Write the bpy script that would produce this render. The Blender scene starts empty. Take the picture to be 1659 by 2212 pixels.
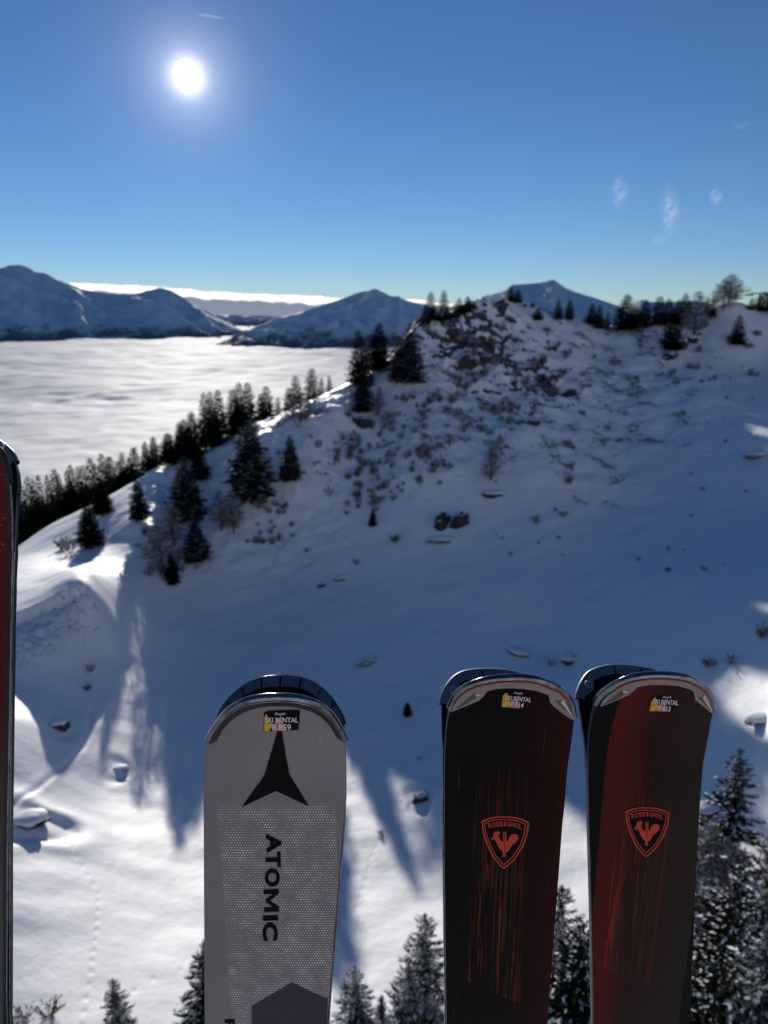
import bpy, bmesh, math, random
import numpy as np
from mathutils import Vector, Matrix, noise as mnoise

# ------------------------------------------------------------------ camera, light, exposure
scn = bpy.context.scene
C = scn.collection
FOC = 1597.0                                   # focal length in units of a 1659 x 2212 picture
TH = math.atan(426 / FOC)                      # camera pitch below the horizon
CT, ST = math.cos(TH), math.sin(TH)
cam = bpy.data.cameras.new('camera')
cam.sensor_fit = 'VERTICAL'; cam.sensor_height = 36; cam.lens = 36 * FOC / 2212
cam.clip_start = 0.02; cam.clip_end = 80000
cam.dof.use_dof = True; cam.dof.focus_distance = 0.62; cam.dof.aperture_fstop = 10.5
cam.dof.aperture_blades = 0
camo = bpy.data.objects.new('camera', cam); C.objects.link(camo)
camo.rotation_euler = (math.pi / 2 - TH, 0, 0)
scn.camera = camo

SUN_EL, SUN_AZ = math.radians(15.17), math.radians(-13.37)      # azimuth from +Y towards +X
SDIR = Vector((math.sin(SUN_AZ) * math.cos(SUN_EL), math.cos(SUN_AZ) * math.cos(SUN_EL), math.sin(SUN_EL)))
W = bpy.data.worlds.new('World'); scn.world = W; W.use_nodes = True
wn, wl = W.node_tree.nodes, W.node_tree.links
wn.clear()
sky = wn.new('ShaderNodeTexSky'); sky.sky_type = 'NISHITA'; sky.sun_disc = False
sky.sun_elevation = SUN_EL; sky.sun_rotation = SUN_AZ; sky.altitude = 2000
sky.air_density = 1.0; sky.dust_density = 0.0; sky.ozone_density = 3.0
hs = wn.new('ShaderNodeHueSaturation'); hs.inputs['Saturation'].default_value = 1.06; hs.inputs['Value'].default_value = 1.0
wl.new(sky.outputs[0], hs.inputs['Color'])
bg = wn.new('ShaderNodeBackground'); bg.inputs[1].default_value = 0.061
gn = wn.new('ShaderNodeMix'); gn.data_type = 'RGBA'; gn.blend_type = 'MULTIPLY'; gn.inputs[0].default_value = 1
gn.inputs[7].default_value = (0.64, 0.76, 0.93, 1); wl.new(hs.outputs[0], gn.inputs[6]); wl.new(gn.outputs[2], bg.inputs[0])
# the sun's own disc with its bright aureole, seen directly
tc = wn.new('ShaderNodeTexCoord')
dt = wn.new('ShaderNodeVectorMath'); dt.operation = 'DOT_PRODUCT'; dt.inputs[1].default_value = SDIR
nrm = wn.new('ShaderNodeVectorMath'); nrm.operation = 'NORMALIZE'
wl.new(tc.outputs['Generated'], nrm.inputs[0]); wl.new(nrm.outputs[0], dt.inputs[0])
def mth(tree, op, a, b=None, c=None, clamp=False):
    n = tree.nodes.new('ShaderNodeMath'); n.operation = op; n.use_clamp = clamp
    for i, v in enumerate((a, b, c)):
        if v is None: continue
        if isinstance(v, (int, float)): n.inputs[i].default_value = v
        else: tree.links.new(v, n.inputs[i])
    return n.outputs[0]
WT = W.node_tree
ang = mth(WT, 'ARCCOSINE', mth(WT, 'MINIMUM', dt.outputs['Value'], 0.9999999))
def lobe(width, amp):
    q = mth(WT, 'DIVIDE', ang, math.radians(width)); q = mth(WT, 'MULTIPLY', q, q)
    return mth(WT, 'MULTIPLY', mth(WT, 'EXPONENT', mth(WT, 'MULTIPLY', q, -1.0)), amp)
glow = mth(WT, 'ADD', mth(WT, 'ADD', lobe(0.30, 12.0), lobe(0.95, 0.95)), mth(WT, 'ADD', lobe(2.5, 0.22), lobe(6, 0.055)))
bg2 = wn.new('ShaderNodeBackground'); bg2.inputs[0].default_value = (1, 0.93, 0.9, 1); wl.new(glow, bg2.inputs[1])
ad = wn.new('ShaderNodeAddShader'); wl.new(bg.outputs[0], ad.inputs[0]); wl.new(bg2.outputs[0], ad.inputs[1])
wo = wn.new('ShaderNodeOutputWorld'); wl.new(ad.outputs[0], wo.inputs[0])

sl = bpy.data.lights.new('sun', 'SUN'); sl.energy = 3.4; sl.angle = math.radians(0.6); sl.color = (1, 0.94, 0.85)
so = bpy.data.objects.new('sun', sl); C.objects.link(so)
so.rotation_euler = SDIR.to_track_quat('Z', 'Y').to_euler()

scn.view_settings.view_transform = 'Standard'; scn.view_settings.look = 'None'
scn.view_settings.exposure = 0.50; scn.view_settings.gamma = 1; scn.view_settings.use_curve_mapping = False
scn.render.engine = 'CYCLES'
scn.cycles.max_bounces = 8; scn.cycles.diffuse_bounces = 6; scn.cycles.transparent_max_bounces = 8
scn.cycles.volume_bounces = 1; scn.cycles.sample_clamp_indirect = 4

# ------------------------------------------------------------------ helpers
rnd = random.Random(7)
def ray(u, v):
    """unit-horizontal-length direction through a point of the 1659 x 2212 picture, and its full direction"""
    x, y = (u - 829.5) / FOC, (1106 - v) / FOC
    return np.array([x, CT + y * ST, -ST + y * CT])
def at_dist(u, v, d):
    r = ray(u, v); return r * (d / math.hypot(r[0], r[1]))
def azi(u, v=1106):
    r = ray(u, v); return math.atan2(r[0], r[1])

def mat(name, nodes=None, **kw):
    m = bpy.data.materials.new(name); m.use_nodes = True
    b = m.node_tree.nodes['Principled BSDF']
    for k, v in kw.items():
        k = k.replace('_', ' ')
        if isinstance(v, tuple) and len(v) == 3: v = v + (1,)
        b.inputs[k].default_value = v
    if nodes: nodes(m.node_tree, b)
    return m
def N(t, typ, **kw):
    n = t.nodes.new(typ)
    for k, v in kw.items():
        if k in n.inputs.keys():
            if hasattr(v, 'is_output'): t.links.new(v, n.inputs[k])
            else: n.inputs[k].default_value = v
        else: setattr(n, k, v)
    return n
def ramp(t, fac, stops):
    n = t.nodes.new('ShaderNodeValToRGB'); t.links.new(fac, n.inputs[0])
    e = n.color_ramp.elements
    while len(e) > 1: e.remove(e[-1])
    e[0].position = stops[0][0]; e[0].color = tuple(stops[0][1]) + (1,)
    for p, c in stops[1:]:
        q = e.new(p); q.color = tuple(c) + (1,)
    return n.outputs[0]
def mixc(t, fac, a, b):
    n = t.nodes.new('ShaderNodeMix'); n.data_type = 'RGBA'
    for i, v in ((0, fac), (6, a), (7, b)):
        if hasattr(v, 'is_output'): t.links.new(v, n.inputs[i])
        else: n.inputs[i].default_value = v if i == 0 else tuple(v) + (1,)
    return n.outputs[2]
def tag(o, label=None, cat=None, group=None, kind=None):
    if label: o['label'] = label
    if cat: o['category'] = cat
    if group: o['group'] = group
    if kind: o['kind'] = kind
    return o
def empty(name, loc=(0, 0, 0)):
    o = bpy.data.objects.new(name, None); o.empty_display_size = 0.1; o.location = loc; C.objects.link(o); return o
def link(name, me, parent=None, mats=()):
    for m in mats: me.materials.append(m)
    o = bpy.data.objects.new(name, me); C.objects.link(o)
    if parent: o.parent = parent
    return o
def mesh_np(name, co, quads=None, tris=None, smooth=True, matidx=None):
    me = bpy.data.meshes.new(name)
    nq = 0 if quads is None else len(quads); nt = 0 if tris is None else len(tris)
    me.vertices.add(len(co)); me.vertices.foreach_set('co', np.asarray(co, np.float32).ravel())
    li = np.concatenate([np.asarray(a, np.int32).ravel() for a in (quads, tris) if a is not None and len(a)])
    me.loops.add(len(li)); me.loops.foreach_set('vertex_index', li)
    me.polygons.add(nq + nt)
    ls = np.concatenate([np.arange(nq) * 4, nq * 4 + np.arange(nt) * 3]).astype(np.int32)
    me.polygons.foreach_set('loop_start', ls)
    me.polygons.foreach_set('use_smooth', np.full(nq + nt, smooth))
    if matidx is not None: me.polygons.foreach_set('material_index', np.asarray(matidx, np.int32))
    me.update(calc_edges=True); me.validate()
    return me
def add_attr(me, name, val):
    a = me.attributes.new(name, 'FLOAT', 'POINT'); a.data.foreach_set('value', np.asarray(val, np.float32).ravel())

# vectorised gradient noise
_pr = np.random.RandomState(3); _perm = _pr.permutation(1024); _ga = _pr.rand(1024) * 2 * np.pi
def pn(x, y, seed=0):
    x = np.asarray(x, float) + seed * 17.31; y = np.asarray(y, float) - seed * 9.77
    xi, yi = np.floor(x).astype(int), np.floor(y).astype(int); xf, yf = x - xi, y - yi
    def g(i, j):
        a = _ga[_perm[(_perm[i & 1023] + j) & 1023]]
        return np.cos(a) * (x - i) + np.sin(a) * (y - j)
    u, v = xf * xf * xf * (xf * (xf * 6 - 15) + 10), yf * yf * yf * (yf * (yf * 6 - 15) + 10)
    n00, n10, n01, n11 = g(xi, yi), g(xi + 1, yi), g(xi, yi + 1), g(xi + 1, yi + 1)
    return 1.5 * ((n00 * (1 - u) + n10 * u) * (1 - v) + (n01 * (1 - u) + n11 * u) * v)
def fbm(x, y, octv=4, seed=0, gain=0.5, lac=2.03):
    s, a = 0, 1
    for k in range(octv):
        s = s + a * pn(x, y, seed + k * 3); x = x * lac; y = y * lac; a *= gain
    return s
def ridged(x, y, octv=5, seed=0, gain=0.5):
    s, a, w = 0, 1, 1
    for k in range(octv):
        n = (1 - np.abs(pn(x, y, seed + k * 5))) ** 2
        s = s + a * n * w; w = np.clip(n, 0, 1); x = x * 2.07; y = y * 2.07; a *= gain
    return s
def sstep(a, b, x):
    t = np.clip((x - a) / (b - a), 0, 1); return t * t * (3 - 2 * t)

# ------------------------------------------------------------------ the snowy slope (height from control points)
CP = []
def cp(u, v, d=None, z=None):
    r = ray(u, v)
    p = r * (z / r[2]) if z is not None else at_dist(u, v, d)
    CP.append(tuple(p)); return p
for u, v, z in [(-150, 2450, -25.2), (400, 2450, -25.6), (830, 2450, -25.6), (1250, 2450, -25), (1800, 2450, -22.8),
                (0, 2200, -25.2), (400, 2200, -26.2), (830, 2200, -26.2), (1250, 2200, -25.4), (1659, 2200, -23.6),
                (60, 1950, -25.0), (400, 1950, -27.0), (830, 2000, -26.8), (1250, 1950, -25.8), (1640, 1950, -23.4),
                (-120, 1760, -24.0), (60, 1760, -24.7), (215, 1700, -26.5), (500, 1700, -27.6), (830, 1750, -27.0), (1250, 1700, -25.6), (1640, 1750, -22.4), (1900, 1750, -20.5),
                (300, 1500, -26.0), (560, 1480, -27.0), (830, 1500, -26.2), (1050, 1500, -25.2), (1200, 1420, -24.4), (1450, 1480, -22), (1659, 1540, -20.4), (1900, 1540, -17)]:
    cp(u, v, z=z)
for u, v, d in [(-80, 1600, 43), (30, 1550, 45), (160, 1440, 52), (60, 1480, 50), (-80, 1530, 47), (165, 1340, 55.5), (110, 1400, 53),     # under the ledge
                (-80, 1378, 56), (30, 1330, 57), (100, 1301, 57.5), (165, 1272, 58), (205, 1281, 57.5), (222, 1320, 57), (262, 1330, 59.5), (245, 1420, 54),
                (200, 1240, 61), (100, 1262, 62), (0, 1290, 62), (265, 1290, 62), (60, 1210, 78), (150, 1180, 81), (250, 1170, 77), (-60, 1250, 77), (-150, 1290, 66),
                (340, 1290, 66), (400, 1270, 69), (600, 1250, 69.5), (830, 1200, 69), (1050, 1150, 70.5), (1300, 1100, 77), (1500, 1050, 83), (1659, 1100, 76), (1659, 1300, 52), (1400, 1250, 60), (1100, 1280, 60), (800, 1350, 58), (560, 1350, 62),
                (1900, 1100, 70), (1900, 900, 98), (1659, 950, 92), (1400, 950, 97), (1150, 950, 86), (900, 950, 84), (700, 1050, 80), (600, 1150, 76), (450, 1150, 76.5), (330, 1180, 73.5),
                (300, 1120, 79), (405, 1120, 81), (360, 1090, 84), (450, 1060, 86), (545, 1040, 82), (620, 1010, 82.5), (700, 975, 84), (760, 950, 88),
                (820, 880, 94), (950, 800, 101), (1000, 880, 94), (1100, 750, 116), (1100, 850, 101), (1000, 730, 109), (1300, 750, 129), (1300, 850, 110), (1500, 750, 134), (1500, 850, 110), (1659, 780, 135), (1900, 760, 136),
                (1190, 700, 126), (560, 985, 86), (620, 960, 86), (680, 925, 87.5), (740, 890, 91)]:
    cp(u, v, d=d)
CREST = [(-300, 1370, 74), (-150, 1290, 77), (-60, 1235, 88), (30, 1192, 90), (100, 1140, 92), (160, 1108, 94), (205, 1085, 94), (250, 1062, 94), (300, 1035, 93), (345, 1008, 95), (400, 985, 96), (450, 962, 97),
         (520, 935, 102), (585, 920, 104), (640, 890, 105), (690, 865, 106), (750, 835, 106.5), (790, 812, 106.5), (830, 782, 105.5), (862, 745, 107), (885, 716, 108), (908, 692, 110), (950, 676, 113), (1000, 662, 118), (1050, 645, 122),
         (1080, 640, 124), (1120, 650, 128), (1164, 662, 131), (1210, 680, 134), (1265, 692, 136), (1340, 700, 139), (1400, 694, 141), (1450, 688, 142), (1500, 672, 144), (1545, 658, 146), (1590, 651, 148), (1630, 668, 150), (1659, 672, 151), (1750, 668, 152), (1900, 640, 150)]
crest_w = [cp(*p) for p in CREST]
for i, p in enumerate(crest_w):                # the far side falls away
    h = math.hypot(p[0], p[1]); dirn = np.array([p[0], p[1]]) / h
    left = CREST[i][0] < 360
    if i % 2 == 0: CP.append((*(dirn * (h + 7)), p[2] - (2.2 if left else 2.6)))
    if i % 2 == 1: CP.append((*(dirn * (h + 20)), p[2] - (8 if left else 10)))
    if i % 3 == 0: CP.append((*(dirn * (h + 60)), p[2] - 34))
for a in range(-75, 80, 15):
    a = math.radians(a)
    CP.append((300 * math.sin(a), 300 * math.cos(a), -135)); CP.append((700 * math.sin(a), 700 * math.cos(a), -360))
for a, d, z in [(-60, 30, -27), (-60, 60, -22), (-60, 110, -30), (-90, 40, -26), (-90, 110, -25), (-90, 300, -90), (-130, 60, -20), (-130, 250, 10), (180, 60, -16), (180, 120, 3), (180, 250, 50), (-155, 250, 38), (-155, 120, -4), (155, 250, 62), (155, 120, 8), (130, 60, -12), (130, 250, 70), (90, 30, -20),  # unseen hill behind the camera, raised to bounce sun into the shaded bowl
                (90, 90, -4), (90, 250, 30), (60, 30, -21), (60, 70, -8), (60, 140, 3), (0, 8, -28), (180, 25, -27), (-90, 700, -330), (180, 700, 190), (90, 700, 60), (135, 700, 180), (-135, 700, 60)]:
    a = math.radians(a); CP.append((d * math.sin(a), d * math.cos(a), z))
CP = np.array(CP)
# plane-warped radial basis: distances compressed with range so far points stay gentle
def warp(x, y):
    r = np.hypot(x, y); k = np.log1p(r / 40) / np.maximum(r, 1e-6); return x * k * 40, y * k * 40
def _ker(r): return r ** 1.6
px, py = warp(CP[:, 0], CP[:, 1])
_D = np.hypot(px[:, None] - px[None], py[:, None] - py[None])
n = len(CP); A = np.zeros((n + 3, n + 3)); A[:n, :n] = _ker(_D) - np.eye(n) * 0.02
A[:n, n] = 1; A[:n, n + 1] = px; A[:n, n + 2] = py; A[n:, :n] = A[:n, n:].T
WT_ = np.linalg.solve(A, np.concatenate([CP[:, 2], [0, 0, 0]]))
FC = at_dist(1010, 760, 112)                       # middle of the rocky face
def base_h(x, y):
    x = np.asarray(x, float).ravel(); y = np.asarray(y, float).ravel(); out = np.empty(len(x))
    for i in range(0, len(x), 20000):
        a, b = warp(x[i:i + 20000], y[i:i + 20000])
        K = _ker(np.hypot(a[:, None] - px[None], b[:, None] - py[None]))
        out[i:i + 20000] = K @ WT_[:n] + WT_[n] + WT_[n + 1] * a + WT_[n + 2] * b
    return out
crw = np.array(crest_w)
def crest_dist(x, y):
    d = np.full(len(x), 1e9)
    for i in range(len(crw) - 1):
        a, b = crw[i, :2], crw[i + 1, :2]; ab = b - a
        t = np.clip(((x - a[0]) * ab[0] + (y - a[1]) * ab[1]) / (ab @ ab), 0, 1)
        d = np.minimum(d, np.hypot(x - a[0] - t * ab[0], y - a[1] - t * ab[1]))
    return d
def masks(x, y):
    r = np.hypot(x, y); az = np.degrees(np.arctan2(x, y))
    w = fbm(x / 14, y / 14, 3, 40)
    rocky = np.exp(-(((az - 7.5 - w * 4) / 7.0) ** 2) - ((r - 110 + w * 5) / 13.0) ** 2)      # crags under the summit
    face = sstep(-13, -6, az + w * 3) * (1 - sstep(16, 27, az + w * 4)) * sstep(74, 84, r + w * 4) # scrubby face
    face = np.maximum(face, sstep(88, 100, r + w * 4) * sstep(-20, -10, az) * (1 - sstep(19, 30, az)))
    return rocky, np.clip(face, 0, 1)
ROADBANK = [at_dist(u, v, d)[:2] for u, v, d in ((-80, 1440, 52.5), (30, 1400, 53.5), (100, 1350, 55), (160, 1310, 56.5))]
def bank_mask(x, y):
    d = np.full(len(x), 1e9)
    for a, b in zip(ROADBANK[:-1], ROADBANK[1:]):
        ab = b - a; t = np.clip(((x - a[0]) * ab[0] + (y - a[1]) * ab[1]) / (ab @ ab), 0, 1)
        d = np.minimum(d, np.hypot(x - a[0] - t * ab[0], y - a[1] - t * ab[1]))
    return 1 - sstep(1.0, 2.6, d)
RIM = [at_dist(u, v, d)[:2] for u, v, d in ((-200, 1440, 55), (-80, 1378, 56), (30, 1330, 57), (100, 1301, 57.5), (165, 1272, 58), (200, 1275, 57.8))]
def rim_step(x, y):
    """the cut bank below the edge of the track: a crisp step on the near side of the rim"""
    out = np.zeros(len(x)); ii = np.where((np.abs(np.hypot(x, y) - 56) < 8) & (x < -18) & (x > -50))[0]
    if not len(ii): return out
    X, Y = x[ii], y[ii]; best = np.full(len(ii), 1e9); side = np.zeros(len(ii)); tt = np.zeros(len(ii))
    for k, (a, b) in enumerate(zip(RIM[:-1], RIM[1:])):
        ab = b - a; t = ((X - a[0]) * ab[0] + (Y - a[1]) * ab[1]) / (ab @ ab); tc = np.clip(t, 0, 1)
        dx, dy = X - a[0] - tc * ab[0], Y - a[1] - tc * ab[1]; d = np.hypot(dx, dy); m = d < best
        best[m] = d[m]; side[m] = np.sign(dx * ab[1] - dy * ab[0])[m]; tt[m] = (k + tc)[m] / (len(RIM) - 1)
    out[ii] = np.where(side > 0, -.85 * np.exp(-best / 1.8) * sstep(0, .12, best), .10 * np.exp(-best / 1.2)) * (1 - sstep(.78, 1, tt))
    return out
def height(x, y):
    x = np.asarray(x, float).ravel(); y = np.asarray(y, float).ravel()
    z = base_h(x, y); r = np.hypot(x, y)
    rocky, face = masks(x, y)
    near = 1 - sstep(60, 78, r)
    z = z + rim_step(x, y)
    z = z + 0.10 * fbm(x / 9, y / 6, 3, 1) + 0.012 * fbm(x / 2.2, y / 1.3, 3, 9)
    z = z + 0.035 * pn(x / 9 + 0.6 * pn(x / 4, y / 4, 3), y / 2.2, 5) * near         # wind ripples
    z = z + (0.45 * fbm(x / 5, y / 5, 4, 21)) * face
    ca, sa_ = .80, .60; xr, yr = x * ca + y * sa_, -x * sa_ + y * ca
    z = z + 0.05 * fbm(xr / 7, yr / 1.6, 4, 23) * sstep(50, 60, r) + 0.10 * np.clip(fbm(x / 1.5, y / 1.5, 3, 27) - .75, 0, 1) * sstep(60, 70, r)
    lump = ridged(x / 8.5, y / 5, 4, 31) - 0.9
    z = z + rocky * lump * 1.9
    lit = sstep(-21, -17, np.degrees(np.arctan2(x, y))) * (1 - sstep(-5, -1, np.degrees(np.arctan2(x, y)))) * sstep(66, 74, r) * (1 - sstep(110, 130, r))
    z = z + lit * 0.26 * fbm(x / 2.2, y / 2.2, 3, 51)
    z = z + bank_mask(x, y) * 0.16 * fbm(x / 0.8, y / 0.8, 3, 61)
    far = sstep(150, 400, r); z = z + far * 12 * fbm(x / 90, y / 90, 4, 70)
    return z
def h1(x, y): return float(height([x], [y])[0])
def hit(u, v, dmin=12, dmax=175):
    """where the sight line through (u, v) first meets the slope"""
    r = ray(u, v); r = r / math.hypot(r[0], r[1])
    ds = np.arange(dmin, dmax, 0.25); z = height(r[0] * ds, r[1] * ds); f = r[2] * ds - z
    k = np.where((f[:-1] > 0) & (f[1:] <= 0))[0]
    if not len(k): return None
    i = k[0]; t = f[i] / (f[i] - f[i + 1]); d = ds[i] + 0.25 * t
    return np.array([r[0] * d, r[1] * d, r[2] * d])

# local marks pressed into the snow: a ski track, strings of animal prints, hollows round boulders
def poly_pts(px_list, step):
    pts = [hit(u, v) for u, v in px_list]; out = []
    for a, b in zip(pts[:-1], pts[1:]):
        m = max(1, int(np.linalg.norm(b - a) / step))
        for k in range(m): out.append(a + (b - a) * k / m)
    return np.array(out + [pts[-1]])
track = poly_pts([(-40, 1800), (30, 1738), (85, 1700), (140, 1655), (180, 1612), (192, 1575), (196, 1530)], 0.3)
prints1 = poly_pts([(176, 2215), (196, 2100), (208, 2010), (214, 1930), (190, 1890), (165, 1850), (140, 1790), (125, 1745)], 0.55)
prints2 = poly_pts([(770, 1960), (790, 1900), (802, 1850), (818, 1815)], 0.6)
prints3 = poly_pts([(290, 2140), (330, 2115), (390, 2095), (450, 2070)], 0.6)
prints4 = poly_pts([(185, 1500), (192, 1440), (205, 1400), (200, 1360)], 0.6)
BOULDERS = [(68, 1775, 1.5, 1.0), (905, 1722, 0.9, 0.55), (252, 1660, 0.9, 0.4), (128, 1570, 0.9, 0.45)]
b_w = [hit(u, v + 6) for u, v, *_ in BOULDERS]

def build_ground():
    fine = np.radians(np.linspace(-33, 33, 760)); coarse = np.radians(np.linspace(33, 327, 90))[1:-1]
    az = np.concatenate([fine, coarse]); na = len(az)
    rr = [4.0]
    while rr[-1] < 700:
        r = rr[-1]; k = 0.05 if r < 15 else (0.0042 if r < 70 else (0.0030 if r < 160 else 0.04)); rr.append(r * (1 + k))
    rr = np.array(rr); nr = len(rr)
    AZ, R = np.meshgrid(az, rr); x, y = (R * np.sin(AZ)).ravel(), (R * np.cos(AZ)).ravel()
    z = height(x, y)
    vis = np.where((np.abs(np.arctan2(x, y)) < 0.6) & (np.hypot(x, y) < 70) & (np.hypot(x, y) > 18))[0]
    vx, vy = x[vis], y[vis]; dz = np.zeros(len(vis))
    def near_line(P, w):
        d = np.full(len(vis), 9.0); box = (vx > P[:, 0].min() - 1) & (vx < P[:, 0].max() + 1) & (vy > P[:, 1].min() - 1) & (vy < P[:, 1].max() + 1)
        ii = np.where(box)[0]
        for p in P: d[ii] = np.minimum(d[ii], np.hypot(vx[ii] - p[0], vy[ii] - p[1]))
        return np.exp(-(d / w) ** 2)
    trk = np.zeros(len(vis)); ii = np.where((vx < track[:, 0].max() + 1) & (vy < track[:, 1].max() + 1))[0]
    dd = np.full(len(vis), 9.0)
    for a, b in zip(track[:-1], track[1:]):
        ab = (b - a)[:2]; t = np.clip(((vx[ii] - a[0]) * ab[0] + (vy[ii] - a[1]) * ab[1]) / (ab @ ab), 0, 1)
        dd[ii] = np.minimum(dd[ii], np.hypot(vx[ii] - a[0] - t * ab[0], vy[ii] - a[1] - t * ab[1]))
    dz -= 0.05 * np.exp(-(dd / 0.10) ** 2); dz += 0.015 * np.exp(-((dd - 0.32) / 0.14) ** 2)
    for P in (prints1, prints2, prints3, prints4): dz -= 0.028 * near_line(P, 0.10)
    for p, (u, v, s, hh) in zip(b_w, BOULDERS):
        d = np.hypot(vx - p[0], vy - p[1]); an = np.arctan2(vy - p[1], vx - p[0]); wob = 1 + .22 * np.sin(an * 2 + s * 5) + .12 * np.sin(an * 3 + 1); d = d / wob; dz -= 0.20 * hh * (.6 + .4 * np.cos(an + .8)) * np.exp(-((d - s * 0.8) / (0.32 * s)) ** 2); dz += 0.16 * hh * (.5 + .5 * np.sin(an + .6)) * np.exp(-((d - s * 1.4) / (0.5 * s)) ** 2)
    z[vis] += dz
    idx = np.arange(nr * na).reshape(nr, na)
    a, b = idx[:-1], np.roll(idx[:-1], -1, 1); c, d = np.roll(idx[1:], -1, 1), idx[1:]
    quads = np.stack([a, b, c, d], -1).reshape(-1, 4)
    me = mesh_np('snow_slope', np.stack([x, y, z], 1), quads)
    rocky, face = masks(x, y)
    fine_n = fbm(x / 3.0, (y + z * 1.5) / 1.6, 4, 80) + 0.6 * pn(x / 1.1, z / 0.8, 91)
    rock = sstep(0.42, 0.62, rocky * 0.62 + 0.36 * fine_n * (rocky > 0.06))
    add_attr(me, 'rock', rock)
    add_attr(me, 'scrub', np.clip(sstep(0.42, 0.75, fbm(x / 2.4, (y + z) / 2.0, 4, 88) * 0.9 + 0.15) * face * 0.6 + bank_mask(x, y) * sstep(-.5, 0.1, fbm(x / 0.9, y / 1.4, 4, 97)), 0, 1))
    return me

def snow_nodes(t, b):
    geo = N(t, 'ShaderNodeNewGeometry'); pos = geo.outputs['Position']
    n1 = N(t, 'ShaderNodeTexNoise', Vector=pos, Scale=2.2, Detail=6.0, Roughness=0.6)
    n2 = N(t, 'ShaderNodeTexNoise', Vector=pos, Scale=26.0, Detail=4.0, Roughness=0.7)
    n3 = N(t, 'ShaderNodeTexNoise', Vector=pos, Scale=0.16, Detail=4.0)
    snow = ramp(t, n3.outputs[0], [(0.3, (0.86, 0.87, 0.88)), (0.7, (0.91, 0.91, 0.905))])
    ra = N(t, 'ShaderNodeAttribute', attribute_name='rock').outputs['Fac']
    sa = N(t, 'ShaderNodeAttribute', attribute_name='scrub').outputs['Fac']
    rn = N(t, 'ShaderNodeTexNoise', Vector=pos, Scale=1.4, Detail=8.0, Roughness=0.7).outputs[0]
    rockc = ramp(t, rn, [(0.3, (0.018, 0.018, 0.018)), (0.6, (0.07, 0.068, 0.06)), (0.8, (0.12, 0.11, 0.09))])
    rm = mth(t, 'MULTIPLY', mth(t, 'SUBTRACT', mth(t, 'ADD', ra, mth(t, 'MULTIPLY', rn, 0.6)), 0.62), 5.0, clamp=True)
    sn = N(t, 'ShaderNodeTexNoise', Vector=pos, Scale=3.2, Detail=8.0, Roughness=0.78).outputs[0]
    sm = mth(t, 'MULTIPLY', mth(t, 'MULTIPLY', mth(t, 'SUBTRACT', sn, 0.50), 9.0, clamp=True), mth(t, 'MULTIPLY', sa, 0.95))
    col = mixc(t, sm, snow, (0.15, 0.14, 0.13))
    col = mixc(t, rm, col, rockc)
    t.links.new(col, b.inputs['Base Color'])
    b.inputs['Roughness'].default_value = 0.55; b.inputs['Specular IOR Level'].default_value = 0.35
    hsum = mth(t, 'ADD', mth(t, 'MULTIPLY', n1.outputs[0], 0.028), mth(t, 'MULTIPLY', n2.outputs[0], 0.004))
    hsum = mth(t, 'ADD', hsum, mth(t, 'MULTIPLY', mth(t, 'MULTIPLY', rn, ra), 0.7))
    bp = N(t, 'ShaderNodeBump', Height=hsum, Strength=0.8, Distance=1.0); t.links.new(bp.outputs[0], b.inputs['Normal'])
SNOW = mat('snow', snow_nodes)
ground = tag(link('snow_slope', build_ground(), None, [SNOW]), kind='structure')

# ------------------------------------------------------------------ sea of fog
FZ = -160.0
def fog_height(x, y):
    r = np.hypot(x, y)
    z = FZ + 7 * fbm(x / 1100, y / 700, 3, 101) + 10 * fbm(x / 380, y / 340, 4, 105) * sstep(600, 2500, r)
    z = z + 7 * (1 - np.abs(pn(x / 420, y / 330, 111))) * sstep(1200, 2600, r) + 3.2 * ridged(x / 150 + pn(x / 300, y / 300, 7), y / 130, 3, 114) * sstep(500, 1500, r) + 1.2 * fbm(x / 40, y / 40, 3, 118) * (1 - sstep(1500, 3000, r))
    P = at_dist(230, 842, 1560)                                     # the dark trough in the fog
    dx, dy = (x - P[0]) / 520, (y - P[1] - 40 * pn(x / 180, 0 * y, 120)) / 130
    m = np.exp(-dx ** 2 - dy ** 2); z = z - 11 * m + 3 * np.exp(-dx ** 2 - ((y - P[1] - 260) / 110) ** 2) + m * 4 * fbm(x / 90, y / 90, 3, 130)
    return z
az = np.radians(np.linspace(-75, 75, 420)); rr = np.geomspace(260, 16000, 420)
AZ, R = np.meshgrid(az, rr); x, y = (R * np.sin(AZ)).ravel(), (R * np.cos(AZ)).ravel()
idx = np.arange(420 * 420).reshape(420, 420)
q = np.stack([idx[:-1, :-1], idx[:-1, 1:], idx[1:, 1:], idx[1:, :-1]], -1).reshape(-1, 4)
def fog_mat():
    m = bpy.data.materials.new('fog_top'); m.use_nodes = True; t = m.node_tree; t.nodes.clear()
    geo = N(t, 'ShaderNodeNewGeometry')
    d = N(t, 'ShaderNodeBsdfDiffuse', Color=(0.91, 0.91, 0.90, 1))
    g = N(t, 'ShaderNodeBsdfGlossy', Color=(0.95, 0.95, 0.95, 1), Roughness=0.75)
    tr = N(t, 'ShaderNodeBsdfTranslucent', Color=(0.9, 0.9, 0.9, 1))
    a = N(t, 'ShaderNodeMixShader', Fac=0.31); t.links.new(d.outputs[0], a.inputs[1]); t.links.new(g.outputs[0], a.inputs[2])
    b = N(t, 'ShaderNodeMixShader', Fac=0.25); t.links.new(a.outputs[0], b.inputs[1]); t.links.new(tr.outputs[0], b.inputs[2])
    o = N(t, 'ShaderNodeOutputMaterial'); t.links.new(b.outputs[0], o.inputs[0])
    return m
FOG = fog_mat()
tag(link('fog_sea', mesh_np('fog_sea', np.stack([x, y, fog_height(x, y)], 1), q), None, [FOG]), kind='structure')

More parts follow.
